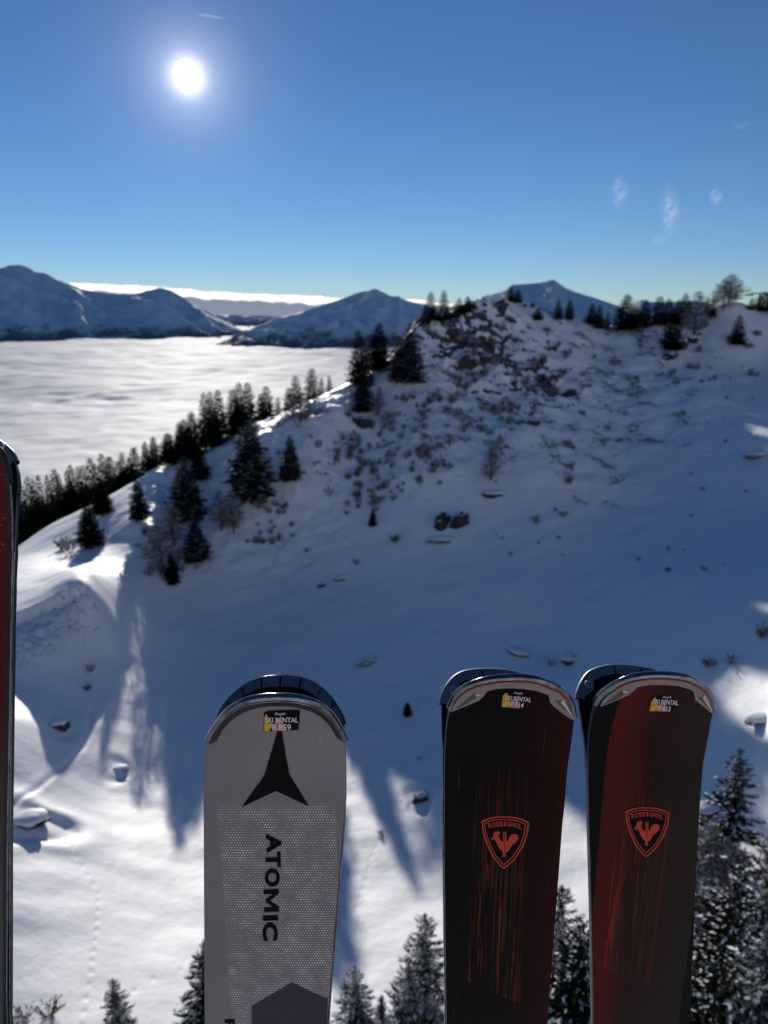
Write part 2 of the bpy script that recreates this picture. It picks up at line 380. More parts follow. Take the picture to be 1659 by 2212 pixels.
# ------------------------------------------------------------------ far mountains
def mtn_nodes(t, b):
    geo = N(t, 'ShaderNodeNewGeometry'); pos = geo.outputs['Position']
    sep = N(t, 'ShaderNodeSeparateXYZ', Vector=pos)
    n1 = N(t, 'ShaderNodeTexNoise', Vector=pos, Scale=0.006, Detail=9.0, Roughness=0.68).outputs[0]
    n2 = N(t, 'ShaderNodeTexNoise', Vector=pos, Scale=0.03, Detail=6.0, Roughness=0.7).outputs[0]
    # forest belt low down: real dark woods, thinning upwards
    hz = mth(t, 'DIVIDE', mth(t, 'ADD', sep.outputs[2], 170.0), 190.0)
    forest = mth(t, 'MULTIPLY', mth(t, 'SUBTRACT', mth(t, 'ADD', mth(t, 'MULTIPLY', n1, 1.6), mth(t, 'MULTIPLY', n2, 0.5)), mth(t, 'ADD', hz, 0.55)), 3.0, clamp=True)
    rock = mth(t, 'MULTIPLY', mth(t, 'SUBTRACT', n2, 0.56), 8.0, clamp=True)
    col = mixc(t, mth(t, 'MULTIPLY', rock, 0.14), (0.78, 0.80, 0.83), (0.16, 0.16, 0.17))
    col = mixc(t, mth(t, 'MULTIPLY', forest, 0.85), col, (0.06, 0.075, 0.08))
    t.links.new(col, b.inputs['Base Color']); b.inputs['Roughness'].default_value = 0.8; b.inputs['Specular IOR Level'].default_value = 0.1
    bp = N(t, 'ShaderNodeBump', Height=mth(t, 'MULTIPLY', n2, 9.0), Strength=0.6, Distance=1.0); t.links.new(bp.outputs[0], b.inputs['Normal'])
MTN = mat('far_snow_rock', mtn_nodes)
def mountain(name, sky_pts, d, front, back, amp, seed, foot=-260, spurs=()):
    """a massif whose crest runs through the given sight lines at distance d (number or list)"""
    us = np.array([p[0] for p in sky_pts], float); vs = np.array([p[1] for p in sky_pts], float)
    ds = np.array([p[2] if len(p) > 2 else d for p in sky_pts], float)
    P = np.array([at_dist(u, v, dd) for u, v, dd in zip(us, vs, ds)])
    nu, nv = 300, 170
    s = np.linspace(0, len(P) - 1, nu); k = np.arange(len(P))
    cx, cy, cz = (np.interp(s, k, P[:, i]) for i in range(3))
    t = np.concatenate([-np.linspace(1, 0, 120) ** 1.2, np.linspace(0, 1, 51)[1:]])   # -1 camera foot .. 0 crest .. 1 far foot
    T, _ = np.meshgrid(t, s, indexing='ij')
    r = np.hypot(cx, cy); off = np.where(T < 0, T * front, T * back)
    X = cx[None] / r[None] * (r[None] + off); Y = cy[None] / r[None] * (r[None] + off)
    f = np.where(T < 0, (1 - (-T)) ** 1.15, (1 - T) ** 1.2)
    sc = amp * 6.5
    # ribs run down the fall line: noise stretched along it, its phase carried by the distance along the crest
    L = np.cumsum(np.concatenate([[0], np.hypot(np.diff(cx), np.diff(cy))]))[None] + 0 * X
    rg = ridged((L + 0.45 * off) / sc, off / (sc * 2.2), 4, seed) - 1.0 + 0.26 * fbm(X / (sc * .35), Y / (sc * .35), 4, seed + 7)
    env = np.clip(np.abs(T) * 5, 0, 1) * np.clip((1 - np.abs(T)) * 4, 0, 1)
    Z = foot + (cz[None] - foot) * f + amp * rg * env + amp * 0.05 * fbm(L / (sc * .12), off / sc, 3, seed + 9) * (1 - env)
    dep = Y * CT - Z * ST; pu, pv = 829.5 + FOC * X / dep, 1106 - FOC * (Y * ST + Z * CT) / dep
    for pl, hgt, wid in spurs:                     # flat-topped snow ribs that catch the low sun
        dd = np.full(X.shape, 1e9)
        for a, b in zip(pl[:-1], pl[1:]):
            a, b = np.array(a, float), np.array(b, float); ab = b - a; tt = np.clip(((pu - a[0]) * ab[0] + (pv - a[1]) * ab[1]) / (ab @ ab), 0, 1)
            dd = np.minimum(dd, np.hypot(pu - a[0] - tt * ab[0], pv - a[1] - tt * ab[1]))
        Z = Z + np.where(T < 0, hgt * (1 + .5 * pn(X / 60, Y / 60, 5)) * np.exp(-(dd / wid) ** 2), 0)
    ix = np.arange(nv * nu).reshape(nv, nu)
    qq = np.stack([ix[:-1, :-1], ix[:-1, 1:], ix[1:, 1:], ix[1:, :-1]], -1).reshape(-1, 4)
    return tag(link('mountain', mesh_np('mountain', np.stack([X.ravel(), Y.ravel(), Z.ravel()], 1), qq), None, [MTN]), kind='structure')
mountain('mountain', [(-1900, 640), (-1500, 610), (-1200, 590), (-1000, 620), (-760, 600), (-600, 650), (-450, 625), (-300, 620), (-150, 610), (-60, 592), (0, 579), (20, 574), (42, 572), (62, 578), (76, 587), (100, 591), (122, 604), (145, 612), (180, 625), (230, 634), (290, 636), (318, 627), (345, 622), (368, 627),
                      (400, 645), (440, 668), (480, 690), (520, 712), (560, 735), (600, 760)], 6300, 1500, 2600, 70, 201, spurs=[([(175, 666), (205, 678), (235, 684), (272, 681)], 17, 5), ([(160, 648), (185, 655), (200, 668)], 12, 4), ([(122, 640), (140, 646)], 12, 4), ([(10, 640), (60, 660), (100, 690)], 8, 6)])
mountain('mountain', [(80, 640), (190, 622), (260, 650), (380, 652), (430, 660), (480, 676), (560, 672), (640, 662), (672, 655), (690, 645), (699, 636), (708, 645), (724, 654), (800, 670), (1000, 690)], 11500, 2200, 2500, 70, 233)
mountain('mountain', [(420, 762), (500, 730), (560, 706), (620, 684), (680, 664), (740, 645), (770, 633), (797, 627), (806, 624), (815, 625), (845, 640), (862, 640), (870, 646), (900, 655), (940, 668), (1000, 690), (1100, 720)], 4300, 900, 1800, 24, 255, spurs=[([(800, 633), (772, 655), (750, 672), (736, 690), (722, 702)], 13, 4.5), ([(772, 668), (748, 688), (722, 702), (682, 714), (640, 730), (600, 744)], 12, 4), ([(505, 727), (560, 704), (610, 689), (655, 678)], 9, 5), ([(590, 695), (620, 692), (640, 690)], 8, 3)])
mountain('mountain', [(960, 720), (1020, 672), (1062, 642), (1090, 624), (1106, 615), (1140, 613), (1165, 611), (1180, 607), (1196, 604), (1206, 611), (1225, 624), (1250, 633), (1290, 645), (1325, 657), (1345, 665), (1372, 652), (1385, 647),
                      (1400, 652), (1430, 652), (1500, 650), (1560, 660), (1650, 665), (1800, 650)], 3400, 1200, 1500, 14, 277, spurs=[([(1070, 641), (1098, 627)], 10, 4)])

# cloud bank spilling over the far ridge
def cloud_mesh(pts, depth, thick, seed, foot_drop):
    P = np.array([at_dist(*p) for p in pts]); nu, nv = 340, 60
    s = np.linspace(0, len(P) - 1, nu); k = np.arange(len(P)); cx, cy, cz = (np.interp(s, k, P[:, i]) for i in range(3))
    a = np.linspace(0, .5, nv); A_, _ = np.meshgrid(a, s, indexing='ij')
    th = A_ * math.pi                                         # front foot over the top to the back foot
    L = np.cumsum(np.concatenate([[0], np.hypot(np.diff(cx), np.diff(cy))]))[None] + 0 * A_
    bump = 0.22 * fbm(L / 420, A_ * 5, 4, seed) + 0.10 * fbm(L / 110, A_ * 14, 3, seed + 4)
    ends = sstep(0, 0.05, s / (len(P) - 1)) * (1 - sstep(0.95, 1, s / (len(P) - 1)))
    thk = thick * (0.75 + 0.5 * pn(L / 600, 0 * L, seed + 8)) * (0.15 + 0.85 * ends[None])
    r = np.hypot(cx, cy); off = -np.cos(th) * depth * (1 + 0.5 * bump) + 30 * bump
    X = cx[None] / r * (r + off); Y = cy[None] / r * (r + off)
    Z = cz[None] - foot_drop * (1 - np.sin(th)) ** 1.3 + (np.sin(th) - 1) * 0 + thk * bump * np.sin(th) ** .5 + (9 * fbm(L / 170, A_ * 2, 4, seed + 11) + 4 * ridged(L / 60, A_ * 6, 3, seed + 12) - 4) * (.3 + .7 * np.sin(th)) * ends[None]
    ix = np.arange(nv * nu).reshape(nv, nu)
    qq = np.stack([ix[:-1, :-1], ix[:-1, 1:], ix[1:, 1:], ix[1:, :-1]], -1).reshape(-1, 4)
    me = mesh_np('cloud_bank', np.stack([X.ravel(), Y.ravel(), Z.ravel()], 1), qq)
    add_attr(me, 'thin', sstep(.48, .62, np.sin(th) + .07 * fbm(L / 190, A_ * 6, 4, seed + 6))); return me
def cloud_mat():
    m = bpy.data.materials.new('cloud'); m.use_nodes = True; t = m.node_tree; t.nodes.clear()
    d = N(t, 'ShaderNodeBsdfDiffuse', Color=(0.9, 0.9, 0.9, 1)); tr = N(t, 'ShaderNodeBsdfTranslucent', Color=(0.98, 0.97, 0.95, 1))
    at = N(t, 'ShaderNodeAttribute', attribute_name='thin')
    a = N(t, 'ShaderNodeMixShader', Fac=mth(t, 'ADD', .06, mth(t, 'MULTIPLY', at.outputs['Fac'], .9))); t.links.new(d.outputs[0], a.inputs[1]); t.links.new(tr.outputs[0], a.inputs[2])
    o = N(t, 'ShaderNodeOutputMaterial'); t.links.new(a.outputs[0], o.inputs[0]); return m
CLOUD = cloud_mat()
tag(link('cloud_bank', cloud_mesh([(118, 618, 8200), (150, 609, 8200), (220, 612, 8200), (330, 618, 8200), (400, 624, 8200), (480, 630, 8200), (560, 633, 8200), (640, 637, 8200), (700, 640, 8200), (750, 643, 8200), (800, 650, 8200)], 55, 14, 301, 230), None, [CLOUD]), kind='stuff')
tag(link('cloud_bank', cloud_mesh([(840, 650, 9000), (880, 645, 9000), (905, 646, 9000), (940, 652, 9000), (980, 655, 9000), (1020, 654, 9000), (1060, 658, 9000)], 50, 12, 331, 120), None, [CLOUD]), kind='stuff')

# ------------------------------------------------------------------ conifers, bare larches, scrub
def bark_nodes(t, b):
    p = N(t, 'ShaderNodeNewGeometry').outputs['Position']
    n_ = N(t, 'ShaderNodeTexNoise', Vector=p, Scale=9.0, Detail=5.0).outputs[0]
    t.links.new(ramp(t, n_, [(0.3, (0.035, 0.027, 0.02)), (0.7, (0.10, 0.08, 0.065))]), b.inputs['Base Color']); b.inputs['Roughness'].default_value = 0.95
BARK = mat('bark', bark_nodes)
def needle_mat(name, lo, hi, frost):
    def f(t, b):
        geo = N(t, 'ShaderNodeNewGeometry')
        n_ = N(t, 'ShaderNodeTexNoise', Vector=geo.outputs['Position'], Scale=1.3, Detail=6.0, Roughness=0.7).outputs[0]
        rp = geo.outputs['Random Per Island']
        base = ramp(t, mth(t, 'ADD', mth(t, 'MULTIPLY', n_, 0.6), mth(t, 'MULTIPLY', rp, 0.4)), [(0.3, lo), (0.75, hi)])
        fr = mth(t, 'MULTIPLY', mth(t, 'SUBTRACT', mth(t, 'ADD', n_, mth(t, 'MULTIPLY', rp, 0.35)), 1.0 - frost), 5.0, clamp=True)
        t.links.new(mixc(t, mth(t, 'MULTIPLY', fr, 0.75), base, (0.62, 0.64, 0.67)), b.inputs['Base Color'])
        b.inputs['Roughness'].default_value = 0.95; b.inputs['Specular IOR Level'].default_value = 0.0
    return mat(name, f)
NEEDLE = needle_mat('spruce_needles', (0.008, 0.011, 0.008), (0.020, 0.024, 0.016), 0.08)
NEEDLE_FROST = needle_mat('frosted_needles', (0.014, 0.018, 0.012), (0.034, 0.038, 0.027), 0.34)
NEEDLE_MID = needle_mat('dusted_needles', (0.010, 0.013, 0.010), (0.034, 0.038, 0.028), 0.28)
TWIG = needle_mat('brown_twigs', (0.045, 0.034, 0.025), (0.14, 0.11, 0.085), 0.38)
HEATH = needle_mat('heather_twigs', (0.045, 0.040, 0.034), (0.13, 0.115, 0.095), 0.40)
SNOWCLUMP = mat('snow_on_branches', None, Base_Color=(0.82, 0.83, 0.85), Roughness=0.6)

class Soup:
    def __init__(s): s.v = []; s.f = []; s.m = []
    def blade(s, p, d, w, l, side, m=0):
        """a narrow leaf-shaped needle spray: 4 corners"""
        i = len(s.v); q = p + d * l
        s.v += [p, p + d * (l * .45) + side * w, q, p + d * (l * .45) - side * w]; s.f.append((i, i + 1, i + 2, i + 3)); s.m.append(m)
    def tube(s, a, b, r0, r1, m=0, k=3):
        d = (b - a); u = d.orthogonal().normalized(); w = d.normalized().cross(u); i = len(s.v)
        for p, r in ((a, r0), (b, r1)):
            for j in range(k):
                t = 2 * math.pi * j / k; s.v.append(p + (u * math.cos(t) + w * math.sin(t)) * r)
        for j in range(k): s.f.append((i + j, i + (j + 1) % k, i + k + (j + 1) % k, i + k + j)); s.m.append(m)
    def mesh(s, name, mats, smooth=False):
        me = mesh_np(name, np.array([tuple(v) for v in s.v]), np.array(s.f), smooth=smooth, matidx=s.m)
        for m in mats: me.materials.append(m)
        return me
def trunk_mesh(R_, seed, h=1.0, k=7):
    r = random.Random(seed); s = Soup(); pts = [Vector((0.006 * r.uniform(-1, 1) * i, 0.006 * r.uniform(-1, 1) * i, -0.03 + h * i / 8)) for i in range(9)]
    for i in range(8): s.tube(pts[i], pts[i + 1], R_ * (1.02 - i / 8.2), R_ * (1.02 - (i + 1) / 8.2), 0, k)
    return s.mesh('trunk', [BARK], True)
def spruce(seed, width, levels, nb, sub, frost, z0=0.05, ragged=0.25, snowp=0.1, bw=.20, ls=1.0):
    """unit-height conifer crown: whorls of drooping boughs carrying needle sprays"""
    r = random.Random(seed); s = Soup(); up = Vector((0, 0, 1))
    for k in range(levels):
        t = z0 + (0.985 - z0) * (k / (levels - 1)) ** 0.93
        L = width * ((1 - t) ** 0.68) * (0.98 + 0.1 * math.sin(k * 1.7)) + 0.018
        if t < 0.16: L *= 0.72 + 0.28 * t / 0.16
        n_ = max(3, int(nb * (0.45 + 0.55 * (1 - t))))
        a0 = r.uniform(0, 6.28)
        for j in range(n_):
            a = a0 + 6.283 * j / n_ + r.uniform(-.35, .35); l = L * (1 - ragged * r.random() ** 1.5 * 1.6 + 0.12 * r.random())
            if r.random() < 0.06: continue
            out = Vector((math.cos(a), math.sin(a), 0)); tilt = -0.42 + 0.75 * t + r.uniform(-.12, .12)
            p0 = Vector((0, 0, t)); d = (out + up * tilt).normalized(); side = Vector((-out.y, out.x, 0))
            for q in range(sub):
                f = (q + 0.6 * r.random() + .2) / sub; c = p0 + d * (l * f) + up * (0.10 * l * f * f)
                for sg in (-1, 1):
                    dd = (out * (0.75) + side * sg * r.uniform(.5, 1.1) + up * r.uniform(-.42, .2)).normalized()
                    ll = l * (0.46 - 0.2 * f) * r.uniform(.7, 1.3) * ls + 0.012 * ls
                    s.blade(c, dd, ll * bw, ll, (up * .5 + side * .4 * r.uniform(-1, 1) + out * r.uniform(-.4, .4)).normalized().cross(dd).normalized(), 0)
                if r.random() < snowp and f > .3:
                    ll = l * r.uniform(.12, .26); s.blade(c + up * (0.004 + .01 * l), (out + side * r.uniform(-.8, .8) - up * .25).normalized(), ll * .26, ll, side, 1)
            s.blade(p0 + d * l * .55, d, l * .10, l * .52, side, 0)
    s.blade(Vector((0, 0, .95)), up, .008, .06, Vector((1, 0, 0))); s.blade(Vector((0, 0, .95)), up, .008, .06, Vector((0, 1, 0)))
    return s.mesh('crown', [NEEDLE_MID if frost == 2 else NEEDLE_FROST if frost else NEEDLE, SNOWCLUMP])
def larch(seed, width, levels, nb, leafy):
    """a bare, twiggy crown: thin rising boughs with side twigs"""
    r = random.Random(seed); s = Soup(); up = Vector((0, 0, 1))
    for k in range(levels):
        t = 0.10 + 0.88 * k / levels; L = width * (1 - t) ** .7 * math.sin(min(1, t * 3.2) * 1.57) + .02
        for j in range(nb):
            a = r.uniform(0, 6.283); out = Vector((math.cos(a), math.sin(a), 0)); side = Vector((-out.y, out.x, 0)); l = L * r.uniform(.6, 1.1)
            d = (out + up * (0.1 + .55 * t + r.uniform(-.15, .25))).normalized(); p0 = Vector((0, 0, t)); s.tube(p0, p0 + d * l, .0035, .0012)
            for q in range(leafy):
                f = r.uniform(.25, 1); c = p0 + d * l * f
                dd = (d * .6 + side * r.uniform(-1, 1) + up * r.uniform(-.3, .7)).normalized(); ll = l * r.uniform(.15, .38)
                s.tube(c, c + dd * ll, .0018, .0006); 
                s.blade(c, dd, ll * .10, ll, (side + up * r.uniform(-1, 1)).normalized().cross(dd).normalized())
    return s.mesh('crown', [TWIG, SNOWCLUMP])
def bush(seed, n_, blades, m):
    r = random.Random(seed); s = Soup()
    for k in range(n_):
        a = r.uniform(0, 6.283); e = r.uniform(.35, 1.5); d = Vector((math.cos(a) * math.cos(e), math.sin(a) * math.cos(e), math.sin(e)))
        b = Vector((math.cos(a), math.sin(a), 0)) * r.uniform(0, .25); l = r.uniform(.35, .75) * (1 - 0.25 * math.sin(e)); s.tube(b, b + d * l, .012, .004)
        for q in range(blades):
            c = b + d * l * r.uniform(.3, 1); dd = (d + Vector((r.uniform(-1, 1), r.uniform(-1, 1), r.uniform(-.6, .8)))).normalized(); ll = r.uniform(.12, .26)
            s.blade(c, dd, ll * .15, ll, dd.orthogonal().normalized())
    return s.mesh('twigs', [m, SNOWCLUMP])
FAR = [spruce(10 + i, w, 34, 13, 4, i == 3, snowp=.02, bw=.25) for i, w in enumerate((.17, .20, .235, .15))]
MID = [spruce(30 + i, w, 36, 14, 5, 2, snowp=.12, bw=.24) for i, w in enumerate((.24, .27))]
NEAR = [spruce(50 + i, w, 30, 13, 26, i != 0, snowp=.16, ragged=.60, bw=.13, ls=.42) for i, w in enumerate((.27, .31, .24))]
LARCH = [larch(70 + i, w, 34, 7, 9) for i, w in enumerate((.2, .27, .33))]
TRUNKS = [trunk_mesh(.018, 1), trunk_mesh(.014, 2)]
BUSHES = [bush(80, 30, 5, HEATH), bush(81, 22, 5, HEATH), bush(82, 34, 5, TWIG)]

def plant(name, crown, loc, h, label, cat, group=None, sq=1.0, lean=0, trunk=True):
    label = ' '.join(label.split()[:16]); o = empty(name, loc); o.scale = (h * sq, h * sq, h); o.rotation_euler = (lean * rnd.uniform(-1, 1), lean, rnd.uniform(0, 6.283))
    tag(o, label, cat, group)
    if trunk:
        t = bpy.data.objects.new('trunk', TRUNKS[len(label) % 2]); C.objects.link(t); t.parent = o
    c = bpy.data.objects.new('crown' if trunk else 'twigs', crown); C.objects.link(c); c.parent = o
    return o
def tree_at(u, vtop, base, crown, label, cat='tree', group=None, name='spruce_tree', wpx=None, **kw):
    """base: ('v', y) foot seen in the picture, or ('d', metres) when it stands behind a crest"""
    if base[0] == 'v':
        p = hit(u, base[1])
        if p is None: p = hit(u, base[1] + 12)
        if p is None: p = at_dist(u, base[1], 108)
        d = math.hypot(p[0], p[1]); p = np.array([p[0], p[1], h1(p[0], p[1])])
    else:
        p = at_dist(u, vtop, base[1]); d = base[1]; p = np.array([p[0], p[1], h1(p[0], p[1])])
    top = at_dist(u, vtop, d); h = max(top[2] - p[2], 0.6)
    sq = 1.0
    if wpx:                                                  # crown width asked for, in picture units
        slant = float(np.linalg.norm((p + top) / 2)); co = np.array([v.co[:2] for v in crown.vertices]) if False else None
        sq = (1.38 * wpx * slant / FOC) / (2 * WIDTHS[crown.name] * h)
    return plant(name, crown, tuple(p), h, label, cat, group, sq=sq, **kw)
WIDTHS = {}
for L_ in (FAR, MID, NEAR, LARCH):
    for me in L_:
        co = np.empty(len(me.vertices) * 3); me.vertices.foreach_get('co', co); rad = np.hypot(co[0::3], co[1::3]); WIDTHS[me.name] = float(np.percentile(rad, 98))
SP, LA = 'spruce_tree', 'larch_tree'
# --- single trees on the skyline of the right-hand crest, left to right
for i, (u, vt, b, cr, w, lab) in enumerate([
    (930, 631, ('v', 692), FAR[0], 26, 'dark spruce at the left end of the rocky summit, first of the skyline row'),
    (918, 662, ('v', 700), FAR[3], 18, 'small spruce leaning on the left shoulder of the rocky summit'),
    (958, 627, ('v', 694), FAR[0], 24, 'tall narrow spruce on the summit rocks, second of the skyline row'),
    (991, 644, ('v', 684), FAR[1], 20, 'short spruce beside a snow cornice left of the summit knob'),
    (981, 656, ('v', 688), FAR[3], 22, 'squat spruce hugging the crest just before the white cornice'),
    (1010, 640, ('v', 676), FAR[1], 22, 'spruce standing half behind the white cornice'),
    (1024, 648, ('v', 668), FAR[3], 12, 'tiny spruce tip peeping over the white cornice'),
    (1103, 618, ('v', 652), FAR[0], 15, 'left one of the twin spruces on the highest rock knob'),
    (1118, 625, ('v', 655), FAR[1], 18, 'right one of the twin spruces on the highest rock knob'),
    (1150, 652, ('v', 664), FAR[3], 9, 'very small spruce on the crest right of the rock knob'),
    (1134, 654, ('v', 663), FAR[3], 8, 'tiny sapling nearest to the right of the twin spruces'),
    (1162, 664, ('v', 692), FAR[1], 20, 'frosted spruce standing a little below the crest under the far peak'),
    (1205, 648, ('v', 690), FAR[0], 17, 'slim spruce on the crest in front of the far peak slope, left of two'),
    (1229, 647, ('v', 691), FAR[0], 19, 'slim spruce on the crest in front of the far peak slope, right of two'),
    (1277, 656, ('v', 700), FAR[1], 24, 'grey spruce above a snowcapped boulder on the crest'),
    (1293, 659, ('v', 698), FAR[0], 18, 'pointed spruce just right of the snowcapped boulder on the crest'),
    (1311, 674, ('v', 700), FAR[3], 12, 'small lone spruce in the crest saddle'),
    (1350, 636, ('v', 712), FAR[2], 44, 'wide frosted spruce with the tallest tip left on the right-hand crest'),
    (1372, 664, ('v', 710), MID[0], 36, 'bushy low spruce touching the wide frosted spruce'),
    (1391, 647, ('v', 704), FAR[1], 28, 'medium spruce with a frosted crown between bushy and twin neighbours'),
    (1421, 640, ('v', 702), FAR[1], 30, 'dark broad based spruce in the middle of the right-hand crest row'),
    (1441, 645, ('v', 698), FAR[1], 24, 'spruce close against the dark broad based one'),
    (1462, 647, ('v', 700), FAR[0], 19, 'narrow spruce before the tallest crest trio'),
    (1477, 634, ('v', 686), FAR[1], 24, 'tallest dark spruce of the close trio left of the brown larch'),
    (1488, 650, ('v', 682), FAR[0], 16, 'spruce tucked behind the tallest of the close trio'),
    (1537, 648, ('v', 686), FAR[0], 15, 'small spruce against the sunlit snow mound'),
    (1526, 640, ('v', 664), FAR[3], 10, 'tiny spruce behind the sunlit snow mound'),
    (1591, 680, ('v', 745), FAR[1], 26, 'lone frosted spruce below the sunlit mound at the right'),
    (1622, 644, ('v', 670), FAR[3], 13, 'small crooked spruce near the lift mast'),
    (1648, 630, ('v', 672), FAR[2], 34, 'dark bushy spruce at the right picture edge on the crest'),
    (1450, 664, ('v', 758), FAR[0], 36, 'dark spruce growing beside the crest boulders down the slope')]):
    tree_at(u, vt, b, cr, lab, group='trees along the right-hand crest', wpx=w)
for u, vt, b, cr, w, lab in [(1500, 628, ('v', 722), LARCH[0], 46, 'brown bare larch with a thin bent tip on the right-hand crest'),
                             (1562, 604, ('v', 656), LARCH[1], 40, 'grey larch forming the left half of the clump on the snow mound'),
                             (1575, 592, ('v', 655), LARCH[2], 46, 'tall bushy grey larch on top of the sunlit snow mound'),
                             (1060, 962, ('v', 1036), LARCH[0], 34, 'lone brown larch in the middle of the shaded slope'),
                             (818, 832, ('v', 893), LARCH[0], 26, 'thin bare larch beside the spruce at the end of the sunlit rib'),
                             (650, 858, ('v', 910), LARCH[2], 60, 'round bare tree in front of the spruce group on the rib'),
                             (478, 1055, ('v', 1146), LARCH[1], 40, 'grey bare larch, left one of the pair below the big frosted spruce'),
                             (505, 1060, ('v', 1150), LARCH[1], 40, 'grey bare larch, right one of the pair below the big frosted spruce'),
                             (375, 1085, ('v', 1175), LARCH[0], 44, 'pale twiggy larch standing below the dark hillside spruce'),
                             (350, 1120, ('v', 1235), LARCH[1], 60, 'sprawling bare larch above the foot of the slope')]:
    tree_at(u, vt, b, cr, lab, group='bare larches on the slope', name=LA, wpx=w)
# --- trees on the middle rib
for u, vt, b, cr, w, lab in [
    (775, 714, ('v', 832), FAR[1], 40, 'tall dark spruce at the upper end of the sunlit rib'),
    (790, 738, ('v', 834), FAR[3], 30, 'slim spruce directly right of the tall one at the upper end of the rib'),
    (819, 698, ('v', 788), FAR[2], 50, 'full dark spruce with a broad crown high on the rib'),
    (806, 730, ('v', 800), FAR[1], 30, 'spruce filling the gap left of the full broad crowned one'),
    (862, 726, ('v', 824), MID[0], 36, 'left half of the frosted double spruce below the summit'),
    (886, 698, ('v', 826), MID[0], 50, 'right and taller half of the frosted double spruce below the summit'),
    (783, 788, ('v', 890), FAR[1], 36, 'spruce standing lower at the end of the sunlit rib'),
    (711, 811, ('d', 114), FAR[0], 18, 'slender spruce, last one before the gap on the rib'),
    (694, 816, ('d', 114), FAR[0], 18, 'slender spruce second from the gap on the rib'),
    (673, 796, ('d', 114), FAR[1], 40, 'pointed spruce with the tallest tip of the group of four on the rib'),
    (638, 812, ('d', 114), FAR[1], 38, 'spruce with forked outline left of the pointed one on the rib'),
    (622, 838, ('d', 114), FAR[0], 26, 'dark narrow spruce at the left end of the group of four'),
    (600, 858, ('d', 109), FAR[3], 18, 'thin small spruce in the notch between two groups'),
    (574, 834, ('d', 109), FAR[1], 40, 'single pointed spruce right of the tallest block of spruces'),
    (562, 850, ('d', 109), FAR[1], 30, 'spruce leaning against the single pointed one'),
    (534, 826, ('d', 109), FAR[1], 40, 'right one of the two tallest spruces in the dense block'),
    (521, 826, ('v', 935), FAR[0], 36, 'left one of the two tallest spruces in the dense block'),
    (506, 842, ('v', 940), FAR[1], 36, 'spruce with shaggy left side in the dense block'),
    (476, 842, ('v', 955), FAR[0], 36, 'pointed spruce on the right of the left-hand spruce trio'),
    (460, 846, ('v', 965), FAR[0], 32, 'middle spruce of the left-hand spruce trio'),
    (447, 848, ('v', 970), FAR[0], 32, 'outer spruce of the left-hand spruce trio'),
    (419, 890, ('v', 985), FAR[1], 40, 'spruce with pointed tip rising from the dark clump'),
    (402, 905, ('v', 990), FAR[2], 36, 'bushy topped spruce on the left of the dark clump'),
    (392, 912, ('v', 985), FAR[1], 28, 'small spruce at the outer edge of the dark clump'),
    (430, 955, ('v', 1035), FAR[2], 36, 'short dark spruce below the dark clump'),
    (405, 985, ('v', 1120), MID[0], 56, 'large frosted spruce low on the slope under the dark clump'),
    (545, 908, ('v', 1072), MID[1], 76, 'large broad frosted spruce standing alone on the shaded slope'),
    (628, 940, ('v', 1036), MID[0], 36, 'slim topped frosted spruce right of the large broad one'),
    (367, 935, ('v', 990), FAR[2], 40, 'compact dark spruce on the edge of the small snow field'),
    (330, 944, ('d', 99), FAR[1], 28, 'pointed spruce just behind the upper snow field edge'),
    (312, 954, ('d', 99), FAR[0], 24, 'narrow spruce left of the pointed one behind the snow field'),
    (302, 1036, ('v', 1122), FAR[1], 32, 'lone dark spruce between the two sunlit snow tongues'),
    (222, 1040, ('v', 1110), FAR[1], 36, 'dark spruce above the left snow tongue'),
    (196, 1085, ('v', 1178), FAR[2], 40, 'dark spruce beside the frosted bush on the left snow tongue'),
    (425, 1122, ('v', 1208), MID[0], 42, 'dark spruce near the foot of the slope with snow on its boughs'),
    (373, 1196, ('v', 1260), FAR[2], 24, 'small dark spruce at the very foot of the slope'),
    (805, 1102, ('v', 1136), FAR[1], 14, 'tiny spruce alone on the open shaded snow'),
    (880, 1517, ('v', 1545), FAR[2], 14, 'sapling at the edge of sunlight between the skis')]:
    tree_at(u, vt, b, cr, lab, group='spruces on the middle rib', wpx=w)
# --- the dense wood beyond the left snow field
lf = random.Random(5)
ORD = 'first second third fourth fifth sixth seventh eighth ninth tenth eleventh twelfth thirteenth fourteenth fifteenth sixteenth seventeenth eighteenth nineteenth twentieth twenty-first twenty-second twenty-third twenty-fourth twenty-fifth twenty-sixth'.split()
for i, (u, vt) in enumerate([(42, 1047), (56, 1038), (70, 1043), (84, 1034), (98, 1036), (112, 1028), (126, 1018), (140, 1026), (152, 1014), (165, 1008), (178, 1012), (191, 1002), (204, 1006), (218, 994), (229, 1000), (238, 988),
                             (252, 1002), (265, 984), (275, 990), (284, 968), (294, 978), (28, 1050), (14, 1056), (0, 1060), (-16, 1062), (-32, 1070)]):
    n_left = ORD[sum(1 for q in (42, 56, 70, 84, 98, 112, 126, 140, 152, 165, 178, 191, 204, 218, 229, 238, 252, 265, 275, 284, 294, 28, 14, 0, -16, -32) if q < u)]
    tree_at(u + lf.uniform(-4, 4), vt + lf.uniform(-14, 9), ('d', 126 + lf.uniform(-6, 14)), FAR[lf.choice((0, 0, 1, 3))], 'dark spruce, %s from the left in the back row of the left wood' % n_left, group='back row of the left wood', wpx=lf.uniform(30, 46))
